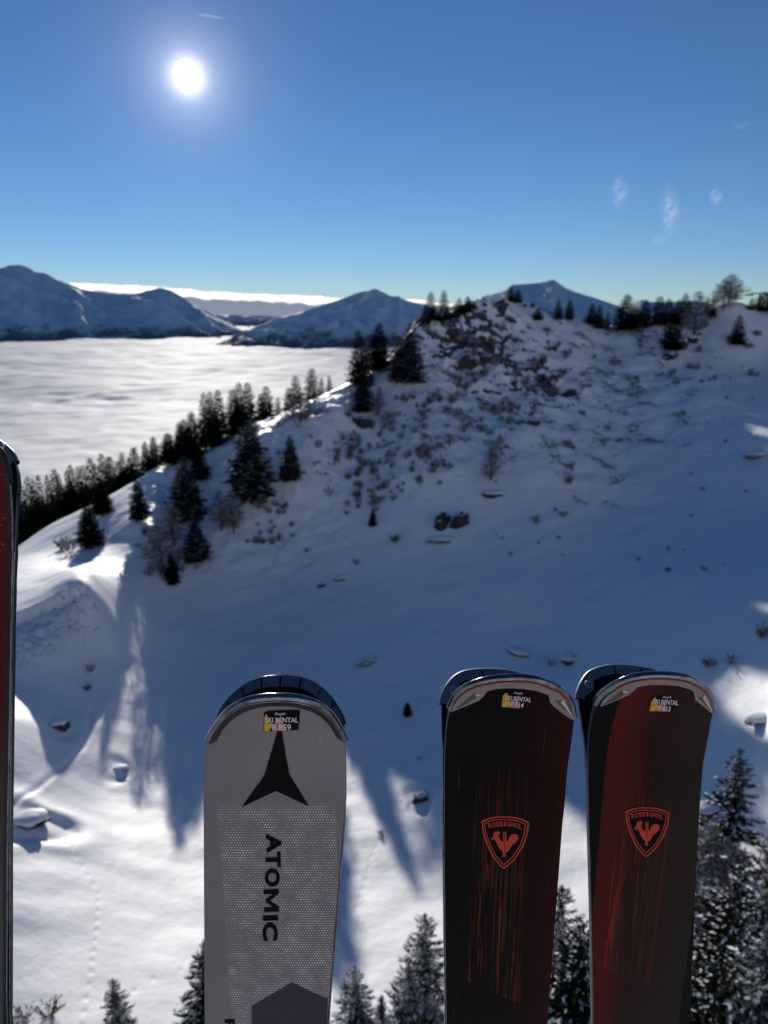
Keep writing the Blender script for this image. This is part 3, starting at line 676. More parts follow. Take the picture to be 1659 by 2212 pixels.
for i, (u, vt) in enumerate([(36, 1100), (52, 1086), (68, 1094), (86, 1072), (104, 1078), (121, 1060), (138, 1066), (154, 1048), (170, 1058), (186, 1040), (203, 1050), (219, 1036), (236, 1030), (250, 1026), (264, 1018), (280, 1010), (296, 1006), (16, 1104), (-5, 1110), (-28, 1118)]):
    n_left = ORD[sum(1 for q in (36, 52, 68, 86, 104, 121, 138, 154, 170, 186, 203, 219, 236, 250, 264, 280, 296, 16, -5, -28) if q < u)]
    tree_at(u + lf.uniform(-5, 5), vt + lf.uniform(-12, 12), ('d', 109 + lf.uniform(-4, 6)), FAR[1 + lf.randrange(2)], 'dark spruce, %s from the left in the front row of the left wood' % n_left, group='front row of the left wood', wpx=lf.uniform(38, 56))
# --- foreground trees whose tops reach into the picture
for u, vt, d, cr, w, lab, ln in [
    (243, 2115, 22.5, NEAR[2], 82, 'young spruce top rising at the bottom left of the picture', 0.0),
    (428, 2035, 22, NEAR[0], 90, 'snow laden spruce half hidden behind the white ski', 0.05),
    (766, 2085, 21.5, NEAR[1], 110, 'small open spruce at the bottom between the white ski and the black skis', 0.0),
    (824, 2150, 22, NEAR[0], 46, 'little spruce tip beside the small open spruce', 0.0),
    (918, 1975, 20.5, NEAR[2], 110, 'snow laden spruce touching the left side of the middle skis', 0.0),
    (884, 2075, 20, NEAR[1], 90, 'bushy low spruce in front of the snow laden one at the middle skis', 0.0),
    (1215, 1915, 20.5, NEAR[2], 110, 'snow laden spruce seen in the gap between the middle and right skis', 0.0),
    (1262, 1995, 19.5, NEAR[0], 110, 'heavy frosted spruce low in the gap between the middle and right skis', 0.0),
    (1600, 1618, 31, NEAR[0], 120, 'dark open spruce standing above the frosted thicket at the right', 0.0),
    (1680, 1790, 23, NEAR[1], 170, 'dark spruce cut by the right picture edge', 0.0),
    (1512, 1865, 22, NEAR[1], 150, 'frosted spruce directly right of the right skis', 0.0),
    (1592, 1905, 20.5, NEAR[0], 170, 'big frosted spruce in the middle of the bottom right thicket', 0.0),
    (1480, 2000, 20, NEAR[2], 150, 'frosted spruce low behind the right skis', 0.0),
    (1668, 1990, 19, NEAR[1], 200, 'frosted spruce filling the bottom right corner', 0.0),
    (1560, 2060, 18.5, NEAR[0], 200, 'nearest snow speckled spruce at the bottom right', 0.0)]:
    tree_at(u, vt, ('d', d), cr, lab, group='snow laden spruces in the foreground', wpx=w if False else None, lean=ln)
for u, vt, d, lab in [(1530, 1765, 27, 'grey bare thicket right of the right skis, left of two'), (1585, 1810, 26, 'grey bare thicket below the dark open spruce')]:
    tree_at(u, vt, ('d', d), LARCH[2], lab, group='bare thicket at the right', name='bare_shrub')
for u, v, s_, lab in [(50, 2206, .9, 'low evergreen bush in the bottom left corner'), (108, 2195, .9, 'bare twigs poking from the snow at the bottom left')]:
    p = hit(u, v); plant('shrub', BUSHES[0 if u < 90 else 2], tuple(p), s_, lab, 'shrub', trunk=False)

# --- shrubs on the shaded face: individuals by zone, the finest cover as stuff
def zone(n_, box, lab, group, smin, smax, keep=None, seed=0):
    r = random.Random(seed); k = 0; tries = 0
    while k < n_ and tries < n_ * 12:
        tries += 1; u = r.uniform(box[0], box[2]); v = r.uniform(box[1], box[3])
        if keep and not keep(u, v): continue
        p = hit(u, v, 40)
        if p is None: continue
        if pn(p[0] / 5, p[1] / 5, 77) + r.uniform(-.35, .35) < -0.02: continue
        plant('shrub', BUSHES[r.randrange(3)], (p[0], p[1], h1(p[0], p[1]) - .08), r.uniform(smin, smax) * 1.5, lab, 'shrub', group, trunk=False, sq=.52); k += 1
zone(80, (900, 690, 1230, 860), 'dark shrub among the rocks below the summit', 'shrubs below the summit rocks', .7, 1.6, lambda u, v: v > 700 + abs(u - 1030) * .1, 1)
zone(110, (720, 860, 1120, 1040), 'low shrub on the snowy face left of the lone brown larch', 'shrubs on the middle of the face', .6, 1.4, lambda u, v: v > 1500 - .85 * u + 30 and v < 1010 + (1000 - u) * .1, 2)
zone(60, (600, 960, 960, 1120), 'low shrub on the lower face right of the big frosted spruces', 'shrubs on the lower face', .5, 1.2, lambda u, v: v > 1560 - u, 3)
zone(26, (520, 1060, 640, 1180), 'shrub near the foot of the face below the broad frosted spruce', 'shrubs at the foot of the face', .5, 1.3, None, 4)
zone(34, (1240, 700, 1640, 830), 'shrub on the upper slope below the right-hand crest trees', 'shrubs below the crest trees', .7, 1.6, None, 5)
zone(36, (1020, 780, 1640, 1260), 'small tuft or stone tip poking through the smooth shaded slope', 'tufts on the smooth slope', .25, .6, lambda u, v: v > 1700 - .75 * u, 9)
zone(22, (290, 1130, 460, 1250), 'frosted shrub under the larches at the foot of the slope', 'shrubs under the larches', .7, 1.5, None, 6)
for u, v, s_, lab in [(150, 1195, 2.3, 'large frosted bush on the left snow tongue'), (135, 1185, 1.7, 'smaller half of the frosted bush on the left snow tongue'),
                      (853, 1172, 1.3, 'dark upright shrub on the open snow under the rocks'), (770, 1220, .9, 'small shrub alone in the shaded hollow'), (1225, 965, 1.3, 'shrub on the boundary of the smooth slope'),
                      (1228, 1045, 1.4, 'shrub in the middle right of the shaded slope'), (1216, 1116, 1.1, 'small dark shrub left of the smooth hollow'), (1158, 1130, 1.1, 'flat shrub below the stone slabs'),
                      (1518, 1058, .6, 'tiny tuft alone on the smooth right slope'), (1442, 1234, .6, 'left tuft on the smooth slope'), (1520, 1232, .7, 'right tuft on the smooth slope'),
                      (1530, 1440, .9, 'shrub above the right skis, left of two'), (1575, 1435, .9, 'shrub above the right skis, right of two'), (1190, 1438, .8, 'shrub at the edge of sunlight between the black skis'),
                      (1645, 1375, 1.1, 'shrub at the right edge of the shaded slope'), (196, 1450, .7, 'dry twigs in the sunlit strip on the left'), (190, 1490, .6, 'dry twigs lower in the sunlit strip on the left'),
                      (1375, 820, .8, 'small bush alone high on the smooth slope'), (1356, 822, .6, 'tiny bush beside the small one high on the smooth slope'), (662, 1192, .7, 'small bush low on the face'),
                      (822, 1800, .35, 'tuft of dry grass left of the middle skis'), (905, 1640, .4, 'bent dry stalk in the snow left of the middle skis')]:
    p = hit(u, v)
    if p is not None: plant('shrub', BUSHES[(int(u) + int(v)) % 3], (p[0], p[1], h1(p[0], p[1]) - .05), s_ * 1.4, lab, 'shrub', trunk=False, sq=.6)
def scrub_cover():
    r = random.Random(11); s = Soup(); n_ = 0
    rs = np.random.RandomState(4); R_ = rs.uniform(72, 136, 120000); A_ = np.radians(rs.uniform(-14, 31, 120000)); x, y = R_ * np.sin(A_), R_ * np.cos(A_)
    _, face = masks(x, y); w = fbm(x / 3.2, y / 3.2, 3, 140) + .25 * fbm(x / 12, y / 12, 2, 150)
    ok = (face * (w + .25) > .38 + .6 * rs.rand(120000)); x, y = x[ok][:9500], y[ok][:9500]; z = height(x, y)
    for px_, py_, pz in zip(x, y, z):
        for k in range(5):
            a = r.uniform(0, 6.283); e = r.uniform(.1, 1.3); d = Vector((math.cos(a) * math.cos(e), math.sin(a) * math.cos(e), math.sin(e))); l = r.uniform(.12, .40)
            s.blade(Vector((px_, py_, pz - .03)), d, l * .16, l, d.orthogonal().normalized())
    o = link('heather', s.mesh('heather', [HEATH]))
    return tag(o, kind='stuff')
scrub_cover()

# ------------------------------------------------------------------ rocks
def rock_nodes(t, b):
    geo = N(t, 'ShaderNodeNewGeometry'); pos = geo.outputs['Position']
    n_ = N(t, 'ShaderNodeTexNoise', Vector=pos, Scale=3.5, Detail=9.0, Roughness=0.72).outputs[0]
    col = ramp(t, n_, [(0.3, (0.012, 0.012, 0.012)), (0.55, (0.040, 0.040, 0.034)), (0.75, (0.085, 0.080, 0.062))])
    nz = N(t, 'ShaderNodeSeparateXYZ', Vector=geo.outputs['Normal']).outputs[2]
    sm = mth(t, 'MULTIPLY', mth(t, 'SUBTRACT', mth(t, 'ADD', nz, mth(t, 'MULTIPLY', n_, 0.25)), 0.86), 9.0, clamp=True)
    t.links.new(mixc(t, sm, col, (0.82, 0.83, 0.85)), b.inputs['Base Color']); b.inputs['Roughness'].default_value = 0.85
    bp = N(t, 'ShaderNodeBump', Height=n_, Strength=0.7, Distance=0.12); t.links.new(bp.outputs[0], b.inputs['Normal'])
ROCK = mat('snow_dusted_rock', rock_nodes)
def rock_mesh(seed, sub=4, flat=.6, rough=.35):
    bm = bmesh.new(); bmesh.ops.create_icosphere(bm, subdivisions=sub, radius=1)
    r = random.Random(seed); cuts = [(Vector((r.uniform(-1, 1), r.uniform(-1, 1), r.uniform(-.4, 1))).normalized(), r.uniform(.55, .85)) for _ in range(9)]
    for v in bm.verts:
        p = v.co.copy()
        for n_, d in cuts:
            e = p.dot(n_) - d
            if e > 0: p -= n_ * e * .92
        p += p.normalized() * rough * .75 * mnoise.fractal(p * 1.9 + Vector((seed, 0, 0)), .8, 2.1, 5)
        v.co = Vector((p.x, p.y, p.z * flat))
    me = bpy.data.meshes.new('rock'); bm.to_mesh(me); bm.free()
    for p in me.polygons: p.use_smooth = True
    return me
def snowcap_mesh(seed, flat):
    bm = bmesh.new(); bmesh.ops.create_uvsphere(bm, u_segments=28, v_segments=14, radius=1)
    for v in bm.verts:
        p = v.co; k = 1 + .12 * mnoise.fractal(p * 1.7 + Vector((seed, 3, 0)), 1.0, 2.0, 3)
        v.co = Vector((p.x * k * .93, p.y * k * .93, max(p.z, -.15) * .34 * k + flat * .62))
    me = bpy.data.meshes.new('snow_cap'); bm.to_mesh(me); bm.free()
    for p in me.polygons: p.use_smooth = True
    me.materials.append(SNOWCLUMP); return me
RM = []
for i in range(5):
    m_ = rock_mesh(300 + i, 4, (.55, .7, .6, .45, .8)[i]); m_.materials.append(ROCK); RM.append(m_)
CAPM = [snowcap_mesh(i, (.55, .7)[i]) for i in range(2)]
def boulder(u, v, sx, sy, sz, k, lab, rz=None, cap=False, sink=.25, rx=0):
    p = hit(u, v)
    if p is None: return
    o = empty('boulder', (p[0], p[1], h1(p[0], p[1]) + sz * (.3 - sink))); o.rotation_euler = (rx, 0, rz if rz is not None else rnd.uniform(0, 6)); tag(o, lab, 'rock')
    st = bpy.data.objects.new('stone', RM[k]); C.objects.link(st); st.parent = o; st.scale = (sx, sy, sz)
    if cap:
        c = bpy.data.objects.new('snow_cap', CAPM[k % 2]); C.objects.link(c); c.parent = o; c.scale = (sx, sy, sz)
    return o
boulder(68, 1775, .85, .7, .7, 0, 'snow capped boulder in the sunlit snow at the left edge', .3, True)
boulder(905, 1724, .5, .45, .5, 1, 'dark stone in a snow hollow left of the middle skis', .8, False)
boulder(258, 1660, .55, .35, .35, 2, 'snowed over stone with a small hollow on the left snow', .3, True, .5)
boulder(130, 1572, .6, .4, .6, 1, 'snow covered hump casting a pointed shadow on the left', .2, True, .1)
boulder(800, 1428, 1.15, .5, .5, 3, 'long dark stone lying in the shade above the skis', .5, False)
boulder(1122, 1412, .9, .6, .5, 2, 'stone with snow on its back above the middle skis', -.5, True)
boulder(780, 915, 1.7, .8, 1.3, 1, 'tilted grey slab on the face under the spruce', -.7)
boulder(956, 1133, 1.15, .7, 1.5, 4, 'left one of the two leaning slabs at the foot of the rocks', .5)
boulder(992, 1130, 1.2, .7, 1.6, 1, 'right one of the two leaning slabs at the foot of the rocks', .7)
boulder(955, 1168, 1.5, .5, .5, 3, 'flat stone under the two leaning slabs', .1, True)
boulder(1068, 1070, 1.2, .7, .8, 2, 'snow capped stone below the lone larch', .1, True)
boulder(1152, 915, .9, .6, .7, 1, 'dark stone high on the smooth slope edge', .2)
boulder(1232, 965, 1.0, .6, .6, 4, 'stone with a shrub on it right of the face', .9)
boulder(740, 1250, .9, .4, .4, 3, 'small stone in the shaded hollow', .4, True)
boulder(697, 1266, .5, .3, .4, 2, 'dark pebble like stone left of the small hollow stone', .4)
boulder(1635, 985, 1.5, .7, .6, 3, 'stone with snow on top at the right edge of the slope', .2, True)
boulder(1290, 700, 1.6, 1.2, 1.5, 4, 'snow capped boulder between spruces on the crest', .2, True)
boulder(1446, 772, 1.6, 1.2, 1.6, 0, 'dark boulder below the crest spruce', 1.2)
boulder(1465, 745, 1.8, 1.1, 1.3, 1, 'boulder touching the dark crest spruce', .2, True)
boulder(1500, 735, 1.6, 1.0, 1.2, 2, 'boulder right of the two crest boulders', .7, True)
boulder(745, 825, 1.2, .9, .8, 4, 'boulder on the rib where the wood ends', .3)
boulder(1084, 664, 1.43, 0.96, 1.80, 4, 'tall dark crag just under the summit', .4, sink=.4)
boulder(1100, 690, 1.21, 0.78, 1.32, 0, 'second dark crag under the summit', -.3, sink=.4)
boulder(940, 690, 1.54, 0.96, 1.02, 1, 'dark ledge at the left end of the summit', .35, True, sink=.3)
boulder(985, 715, 1.43, 0.90, 1.56, 2, 'dark crag below the summit cornice', .3, sink=.45)
boulder(1020, 715, 1.10, 0.60, 1.02, 0, 'narrow crag in the upper face', .9, sink=.45)
boulder(1005, 780, 1.76, 0.90, 1.32, 4, 'largest dark crag in the middle of the rocky face', -.4, sink=.5)
boulder(1050, 775, 1.21, 0.78, 0.96, 1, 'rounded crag right of the largest one', .2, sink=.45)
boulder(1120, 735, 0.99, 0.60, 0.66, 2, 'small crag on the right of the rocky face', .2, sink=.4)
boulder(1148, 758, 0.83, 0.48, 0.48, 3, 'lowest small crag on the right of the rocky face', .4, sink=.4)
boulder(1640, 1556, .9, .5, .45, 0, 'dark stone at the right edge beside the sunlit snow', .4, True)
boulder(1528, 1752, .8, .5, .5, 1, 'snow covered stone behind the edge of the right skis', .4, True)
boulder(1230, 1425, .8, .6, .5, 4, 'snowy hump lit by the sun above the gap of the skis', .4, True)

# ------------------------------------------------------------------ lift mast and cable behind the crest
STEEL = mat('dull_steel', None, Base_Color=(0.10, 0.11, 0.12), Metallic=0.7, Roughness=0.5)
def soup_obj(name, s, m, parent=None): 
    me = s.mesh(name, [m], True); o = bpy.data.objects.new(name, me); C.objects.link(o); o.parent = parent; return o
mp = at_dist(1642, 634, 185); mz = h1(mp[0], mp[1])
mast = tag(empty('lift_mast', (mp[0], mp[1], mz)), 'small steel lift mast rising behind the spruce at the right picture edge', 'lift mast')
s = Soup(); s.tube(Vector((0, 0, -1)), Vector((0, 0, mp[2] - mz)), .35, .22, k=10); soup_obj('pole', s, STEEL, mast)
s = Soup(); s.tube(Vector((-2.2, -.6, mp[2] - mz)), Vector((2.2, .6, mp[2] - mz)), .14, .14, k=6); soup_obj('crossarm', s, STEEL, mast)
for sx in (-2.2, 2.2):
    s = Soup(); s.tube(Vector((sx - .7, 0, mp[2] - mz - .3)), Vector((sx + .7, 0, mp[2] - mz - .3)), .2, .2, k=6); soup_obj('wheel_set', s, STEEL, mast)
s = Soup(); a_ = mp + np.array([-2.2, 0, -.3]); b_ = at_dist(1520, 676, 260)
pp = [Vector(a_ + (b_ - a_) * t) - Vector((0, 0, 4 * t * (1 - t))) for t in np.linspace(0, 1, 12)]
for i in range(11): s.tube(pp[i], pp[i + 1], .05, .05, k=4)
tag(soup_obj('lift_cable', s, STEEL), 'thin lift cable sagging left from the steel mast', 'cable')

# ------------------------------------------------------------------ the skis, standing upright in their rack in front of the window
def zpts(pts, ox, oy, k):                        # notes taken on enlarged crops -> 1659 x 2212 picture units
    return [((ox + x / k) * 0.648047, (oy + y / k) * 0.648047) for x, y in pts]
class Surf:
    """vertical sheet y = y0 + lean*(z) + curl*(z-z0)^2 above z0"""
    def __init__(s, y0, z0, curl, lean=0.0, yaw=0.0, xc=0.0): s.y0, s.z0, s.c, s.l, s.yaw, s.xc = y0, z0, curl, lean, yaw, xc
    def y(s, x, z): return s.y0 + s.l * (z + .4) + s.yaw * (x - s.xc) + s.c * np.maximum(0, z - s.z0) ** 2
    def hit(s, u, v):
        r = ray(u, v); t = s.y0 / r[1]
        for _ in range(40): t = t + 0.8 * (s.y(r[0] * t, r[2] * t) - r[1] * t) / r[1]
        return r[0] * t, r[2] * t
    def nrm(s, x, z):
        e = 1e-4; dz = (s.y(x, z + e) - s.y(x, z - e)) / (2 * e); n_ = Vector((s.yaw, -1.0, dz)); return n_.normalized()   # towards the viewer
    def p(s, x, z, off=0.0):
        return Vector((x, float(s.y(x, z)), z)) + s.nrm(x, z) * off
def smooth_line(pts, n_=160):
    """Catmull-Rom through the points, resampled"""
    P = np.array(pts, float); out = []
    Q = np.concatenate([[2 * P[0] - P[1]], P, [2 * P[-1] - P[-2]]])
    per = max(2, n_ // (len(P) - 1))
    for i in range(1, len(Q) - 2):
        a, b, c, d = Q[i - 1], Q[i], Q[i + 1], Q[i + 2]
        for k in range(per):
            t = k / per; out.append(.5 * ((2 * b) + (-a + c) * t + (2 * a - 5 * b + 4 * c - d) * t * t + (-a + 3 * b - 3 * c + d) * t ** 3))
    out.append(P[-1]); return np.array(out)
def slab(name, S, left, arc, right, thick, mats, parent, zend=-1.95, tail_w=None, bevel=.0006, ncol=14, uvn=None):
    """solid ski: left side (top down), tip arc (left to right), right side (top down), on surface S, thickness behind it"""
    A_ = smooth_line([S.hit(*p) for p in arc], 120); top = A_[:, 1].max(); it = int(A_[:, 1].argmax())
    Lp = [S.hit(*p) for p in left]; Rp = [S.hit(*p) for p in right]
    Lz = np.array(Lp + []); Rz = np.array(Rp + [])
    lz = np.concatenate([A_[:it + 1][::-1], Lz]) if len(Lz) else A_[:it + 1][::-1]
    rz = np.concatenate([A_[it:], Rz]) if len(Rz) else A_[it:]
    # below the picture the ski narrows to the waist and widens to the tail
    def ext(side, sgn):
        x0, z0 = side[-1]; k = [(x0 - sgn * .010 * t ** .8, z0 + (zend - z0) * t) for t in (.25, .45)] + [(x0 - sgn * .006, z0 + (zend - z0) * .75), (x0 - sgn * .001, zend)]
        return np.concatenate([side, np.array(k)])
    lz = ext(lz, -1); rz = ext(rz, 1)
    def mono(a):
        z = np.minimum.accumulate(a[:, 1] - np.arange(len(a)) * 1e-7); return z[::-1], a[::-1, 0]
    zl, xl = mono(lz); zr, xr = mono(rz)
    zb = min(zl[-1], zr[-1]) ; zt = top - 1e-5
    t = np.linspace(0, 1, 70); zs = np.concatenate([zt - (zt - (zt - .075)) * t ** 2.2, np.linspace(zt - .08, -.72, 60), np.linspace(-.76, zend, 22)])
    bm = bmesh.new(); F, B = [], []
    for z in zs:
        a, b = np.interp(z, zl, xl), np.interp(z, zr, xr)
        F.append([bm.verts.new(S.p(a + (b - a) * i / ncol, z)) for i in range(ncol + 1)])
        B.append([bm.verts.new(S.p(a + (b - a) * i / ncol, z, -thick)) for i in range(ncol + 1)])
    for i in range(len(zs) - 1):
        for j in range(ncol):
            bm.faces.new((F[i][j], F[i + 1][j], F[i + 1][j + 1], F[i][j + 1])).material_index = 0
            bm.faces.new((B[i][j], B[i][j + 1], B[i + 1][j + 1], B[i + 1][j])).material_index = 2 if len(mats) > 2 else 0
        for j, o in ((0, 0), (ncol, 1)):
            q = (F[i][j], B[i][j], B[i + 1][j], F[i + 1][j]); bm.faces.new(q if o == 0 else q[::-1]).material_index = 1
    for rowi, flip in ((0, 0), (-1, 1)):
        for j in range(ncol):
            q = (F[rowi][j], F[rowi][j + 1], B[rowi][j + 1], B[rowi][j]); bm.faces.new(q if not flip else q[::-1]).material_index = 1
    bmesh.ops.recalc_face_normals(bm, faces=bm.faces)
    me = bpy.data.meshes.new(name); bm.to_mesh(me); bm.free()
    for p in me.polygons: p.use_smooth = True
    o = link(name, me, parent, mats)
    bv = o.modifiers.new('soft', 'BEVEL'); bv.width = bevel; bv.segments = 2; bv.angle_limit = math.radians(50); bv.limit_method = 'ANGLE'
    es = o.modifiers.new('split', 'EDGE_SPLIT'); es.split_angle = math.radians(40)
    return o, (lambda z: (float(np.interp(z, zl, xl)), float(np.interp(z, zr, xr)))), A_
def drop(name, S, bm, off, m, parent, thick=0.0, zstep=.004, flat=False):
    """2-D shape in the x-z plane -> cut into slices and laid on the surface, slightly proud"""
    zs = [v.co.z for v in bm.verts]
    if zs:
        z = min(zs) + zstep
        while z < max(zs):
            g = bm.verts[:] + bm.edges[:] + bm.faces[:]
            bmesh.ops.bisect_plane(bm, geom=g, plane_co=(0, 0, z), plane_no=(0, 0, 1)); z += zstep
    if thick:
        r = bmesh.ops.extrude_face_region(bm, geom=bm.faces[:]); nv = {e for e in r['geom'] if isinstance(e, bmesh.types.BMVert)}
        for v in bm.verts: v.co = S.p(v.co.x, v.co.z, off if v in nv else off - thick)
    else:
        for v in bm.verts: v.co = S.p(v.co.x, v.co.z, off)
    bmesh.ops.recalc_face_normals(bm, faces=bm.faces)
    me = bpy.data.meshes.new(name); bm.to_mesh(me); bm.free()
    return link(name, me, parent, [m])
from mathutils.geometry import tessellate_polygon
def poly_bm(loops):
    """filled polygon from loops of (x, z); later loops are holes"""
    bm = bmesh.new(); L_ = [[Vector((x, 0, z)) for x, z in l] for l in loops]
    flat = [p for l in L_ for p in l]; vs = [bm.verts.new(p) for p in flat]
    for t in tessellate_polygon([[Vector((p.x, p.z, 0)) for p in l] for l in L_]):
        try: bm.faces.new([vs[i] for i in t])
        except ValueError: pass
    return bm
def polyS(S, pts): return [S.hit(*p) for p in pts]
def strip_bm(A, B):
    bm = bmesh.new(); a = [bm.verts.new((x, 0, z)) for x, z in A]; b = [bm.verts.new((x, 0, z)) for x, z in B]
    for i in range(len(a) - 1): bm.faces.new((a[i], b[i], b[i + 1], a[i + 1]))
    return bm
def resamp(P, n_):
    P = np.array(P, float); L = np.concatenate([[0], np.cumsum(np.hypot(*np.diff(P, axis=0).T))]); t = np.linspace(0, L[-1], n_)
    return np.stack([np.interp(t, L, P[:, 0]), np.interp(t, L, P[:, 1])], 1)
def text_bm(body, size, bold=0.0, shear=0.0, space=1.0):
    c = bpy.data.curves.new('lettering', 'FONT'); c.body = body; c.size = size; c.offset = bold; c.shear = shear; c.space_character = space
    c.align_x = 'CENTER'; c.align_y = 'CENTER'; c.resolution_u = 4; c.fill_mode = 'FRONT'
    o = bpy.data.objects.new('lettering', c); C.objects.link(o); dg = bpy.context.evaluated_depsgraph_get()
    me = bpy.data.meshes.new_from_object(o.evaluated_get(dg)); bpy.data.objects.remove(o); bpy.data.curves.remove(c)
    bm = bmesh.new(); bm.from_mesh(me); bpy.data.meshes.remove(me); return bm
def text_on(name, S, body, u, v, width_px, height_px, m, parent, ang=0.0, off=.0005, bold=0.0, shear=0.0):
    """lettering centred on a picture point, its extent given in picture units"""
    bm = text_bm(body, 1.0, bold, shear)
    xs = [q.co.x for q in bm.verts]; ys = [q.co.y for q in bm.verts]; cx, cy = (min(xs) + max(xs)) / 2, (min(ys) + max(ys)) / 2; w, h = max(xs) - min(xs), max(ys) - min(ys)
    c0 = S.hit(u, v); a = math.radians(ang)
    ex = np.array(S.hit(u + math.cos(a) * 10, v - math.sin(a) * 10)) - c0; ey = np.array(S.hit(u - math.sin(a) * 10, v - math.cos(a) * 10)) - c0
    ex, ey = ex / 10 * width_px / w, ey / 10 * height_px / h
    for q in bm.verts:
        p = np.array(c0) + ex * (q.co.x - cx) + ey * (q.co.y - cy); q.co = Vector((p[0], 0, p[1]))
    return drop(name, S, bm, off, m, parent, zstep=.006)

# materials of the skis
def brushed(t, b):
    tc_ = N(t, 'ShaderNodeNewGeometry').outputs['Position']
    n_ = N(t, 'ShaderNodeTexNoise', Vector=tc_, Scale=420.0, Detail=4.0).outputs[0]
    n2_ = N(t, 'ShaderNodeTexNoise', Vector=tc_, Scale=60.0, Detail=5.0, Roughness=.7).outputs[0]
    t.links.new(ramp(t, n2_, [(0.35, (0.07, 0.08, 0.09)), (0.62, (0.22, 0.23, 0.25))]), b.inputs['Base Color'])
    b.inputs['Metallic'].default_value = 0.95
    t.links.new(mth(t, 'ADD', mth(t, 'MULTIPLY', n2_, 0.14), 0.05), b.inputs['Roughness'])
    bp = N(t, 'ShaderNodeBump', Height=n_, Strength=0.25, Distance=0.0006); t.links.new(bp.outputs[0], b.inputs['Normal'])
EDGE = mat('ski_edge_steel', brushed)
def worn_dark(name, lo, hi, met, ro):
    def f(t, b):
        p = N(t, 'ShaderNodeNewGeometry').outputs['Position']
        n_ = N(t, 'ShaderNodeTexNoise', Vector=p, Scale=45.0, Detail=7.0, Roughness=.7).outputs[0]
        t.links.new(ramp(t, n_, [(0.3, lo), (0.75, hi)]), b.inputs['Base Color']); b.inputs['Metallic'].default_value = met
        t.links.new(mth(t, 'ADD', mth(t, 'MULTIPLY', n_, 0.3), ro), b.inputs['Roughness']); b.inputs['Specular IOR Level'].default_value = .12
    return mat(name, f)
SEG = worn_dark('segment_steel', (0.17, 0.18, 0.20), (0.27, 0.28, 0.31), 0.85, .34)
WALL = worn_dark('black_sidewall', (0.008, 0.008, 0.010), (0.022, 0.022, 0.026), 0.0, .25)
BASE = worn_dark('black_base', (0.004, 0.004, 0.005), (0.010, 0.010, 0.012), 0.0, .38)
PLATE = worn_dark('warm_grey_plate', (0.17, 0.145, 0.135), (0.25, 0.215, 0.20), 0.15, .45)
PLATE_D = worn_dark('dark_plate', (0.012, 0.011, 0.011), (0.045, 0.042, 0.04), 0.3, .30)
RECESS_SHADE = worn_dark('plate_recess_shade', (0.06, 0.05, 0.048), (0.11, 0.095, 0.09), 0.1, .5)  # darker copy of the plate colour, painted shade for the recesses
SCREW = mat('screw_steel', None, Base_Color=(0.55, 0.56, 0.58), Metallic=1.0, Roughness=0.28)
BLACK = mat('black_print', None, Base_Color=(0.002, 0.002, 0.003), Roughness=0.4, Specular_IOR_Level=0.04)
STK_W = mat('sticker_white', None, Base_Color=(0.52, 0.49, 0.50), Specular_IOR_Level=0.1, Roughness=0.5)
STK_O = mat('sticker_orange', None, Base_Color=(0.42, 0.20, 0.02), Specular_IOR_Level=0.1, Roughness=0.5)
STK_Y = mat('sticker_yellow', None, Base_Color=(0.50, 0.30, 0.05), Specular_IOR_Level=0.1, Roughness=0.5)
STK_P = mat('sticker_pink', None, Base_Color=(0.34, 0.14, 0.14), Specular_IOR_Level=0.1, Roughness=0.5)
REDP = mat('red_orange_print', None, Base_Color=(0.42, 0.045, 0.018), Specular_IOR_Level=0.1, Roughness=0.45)
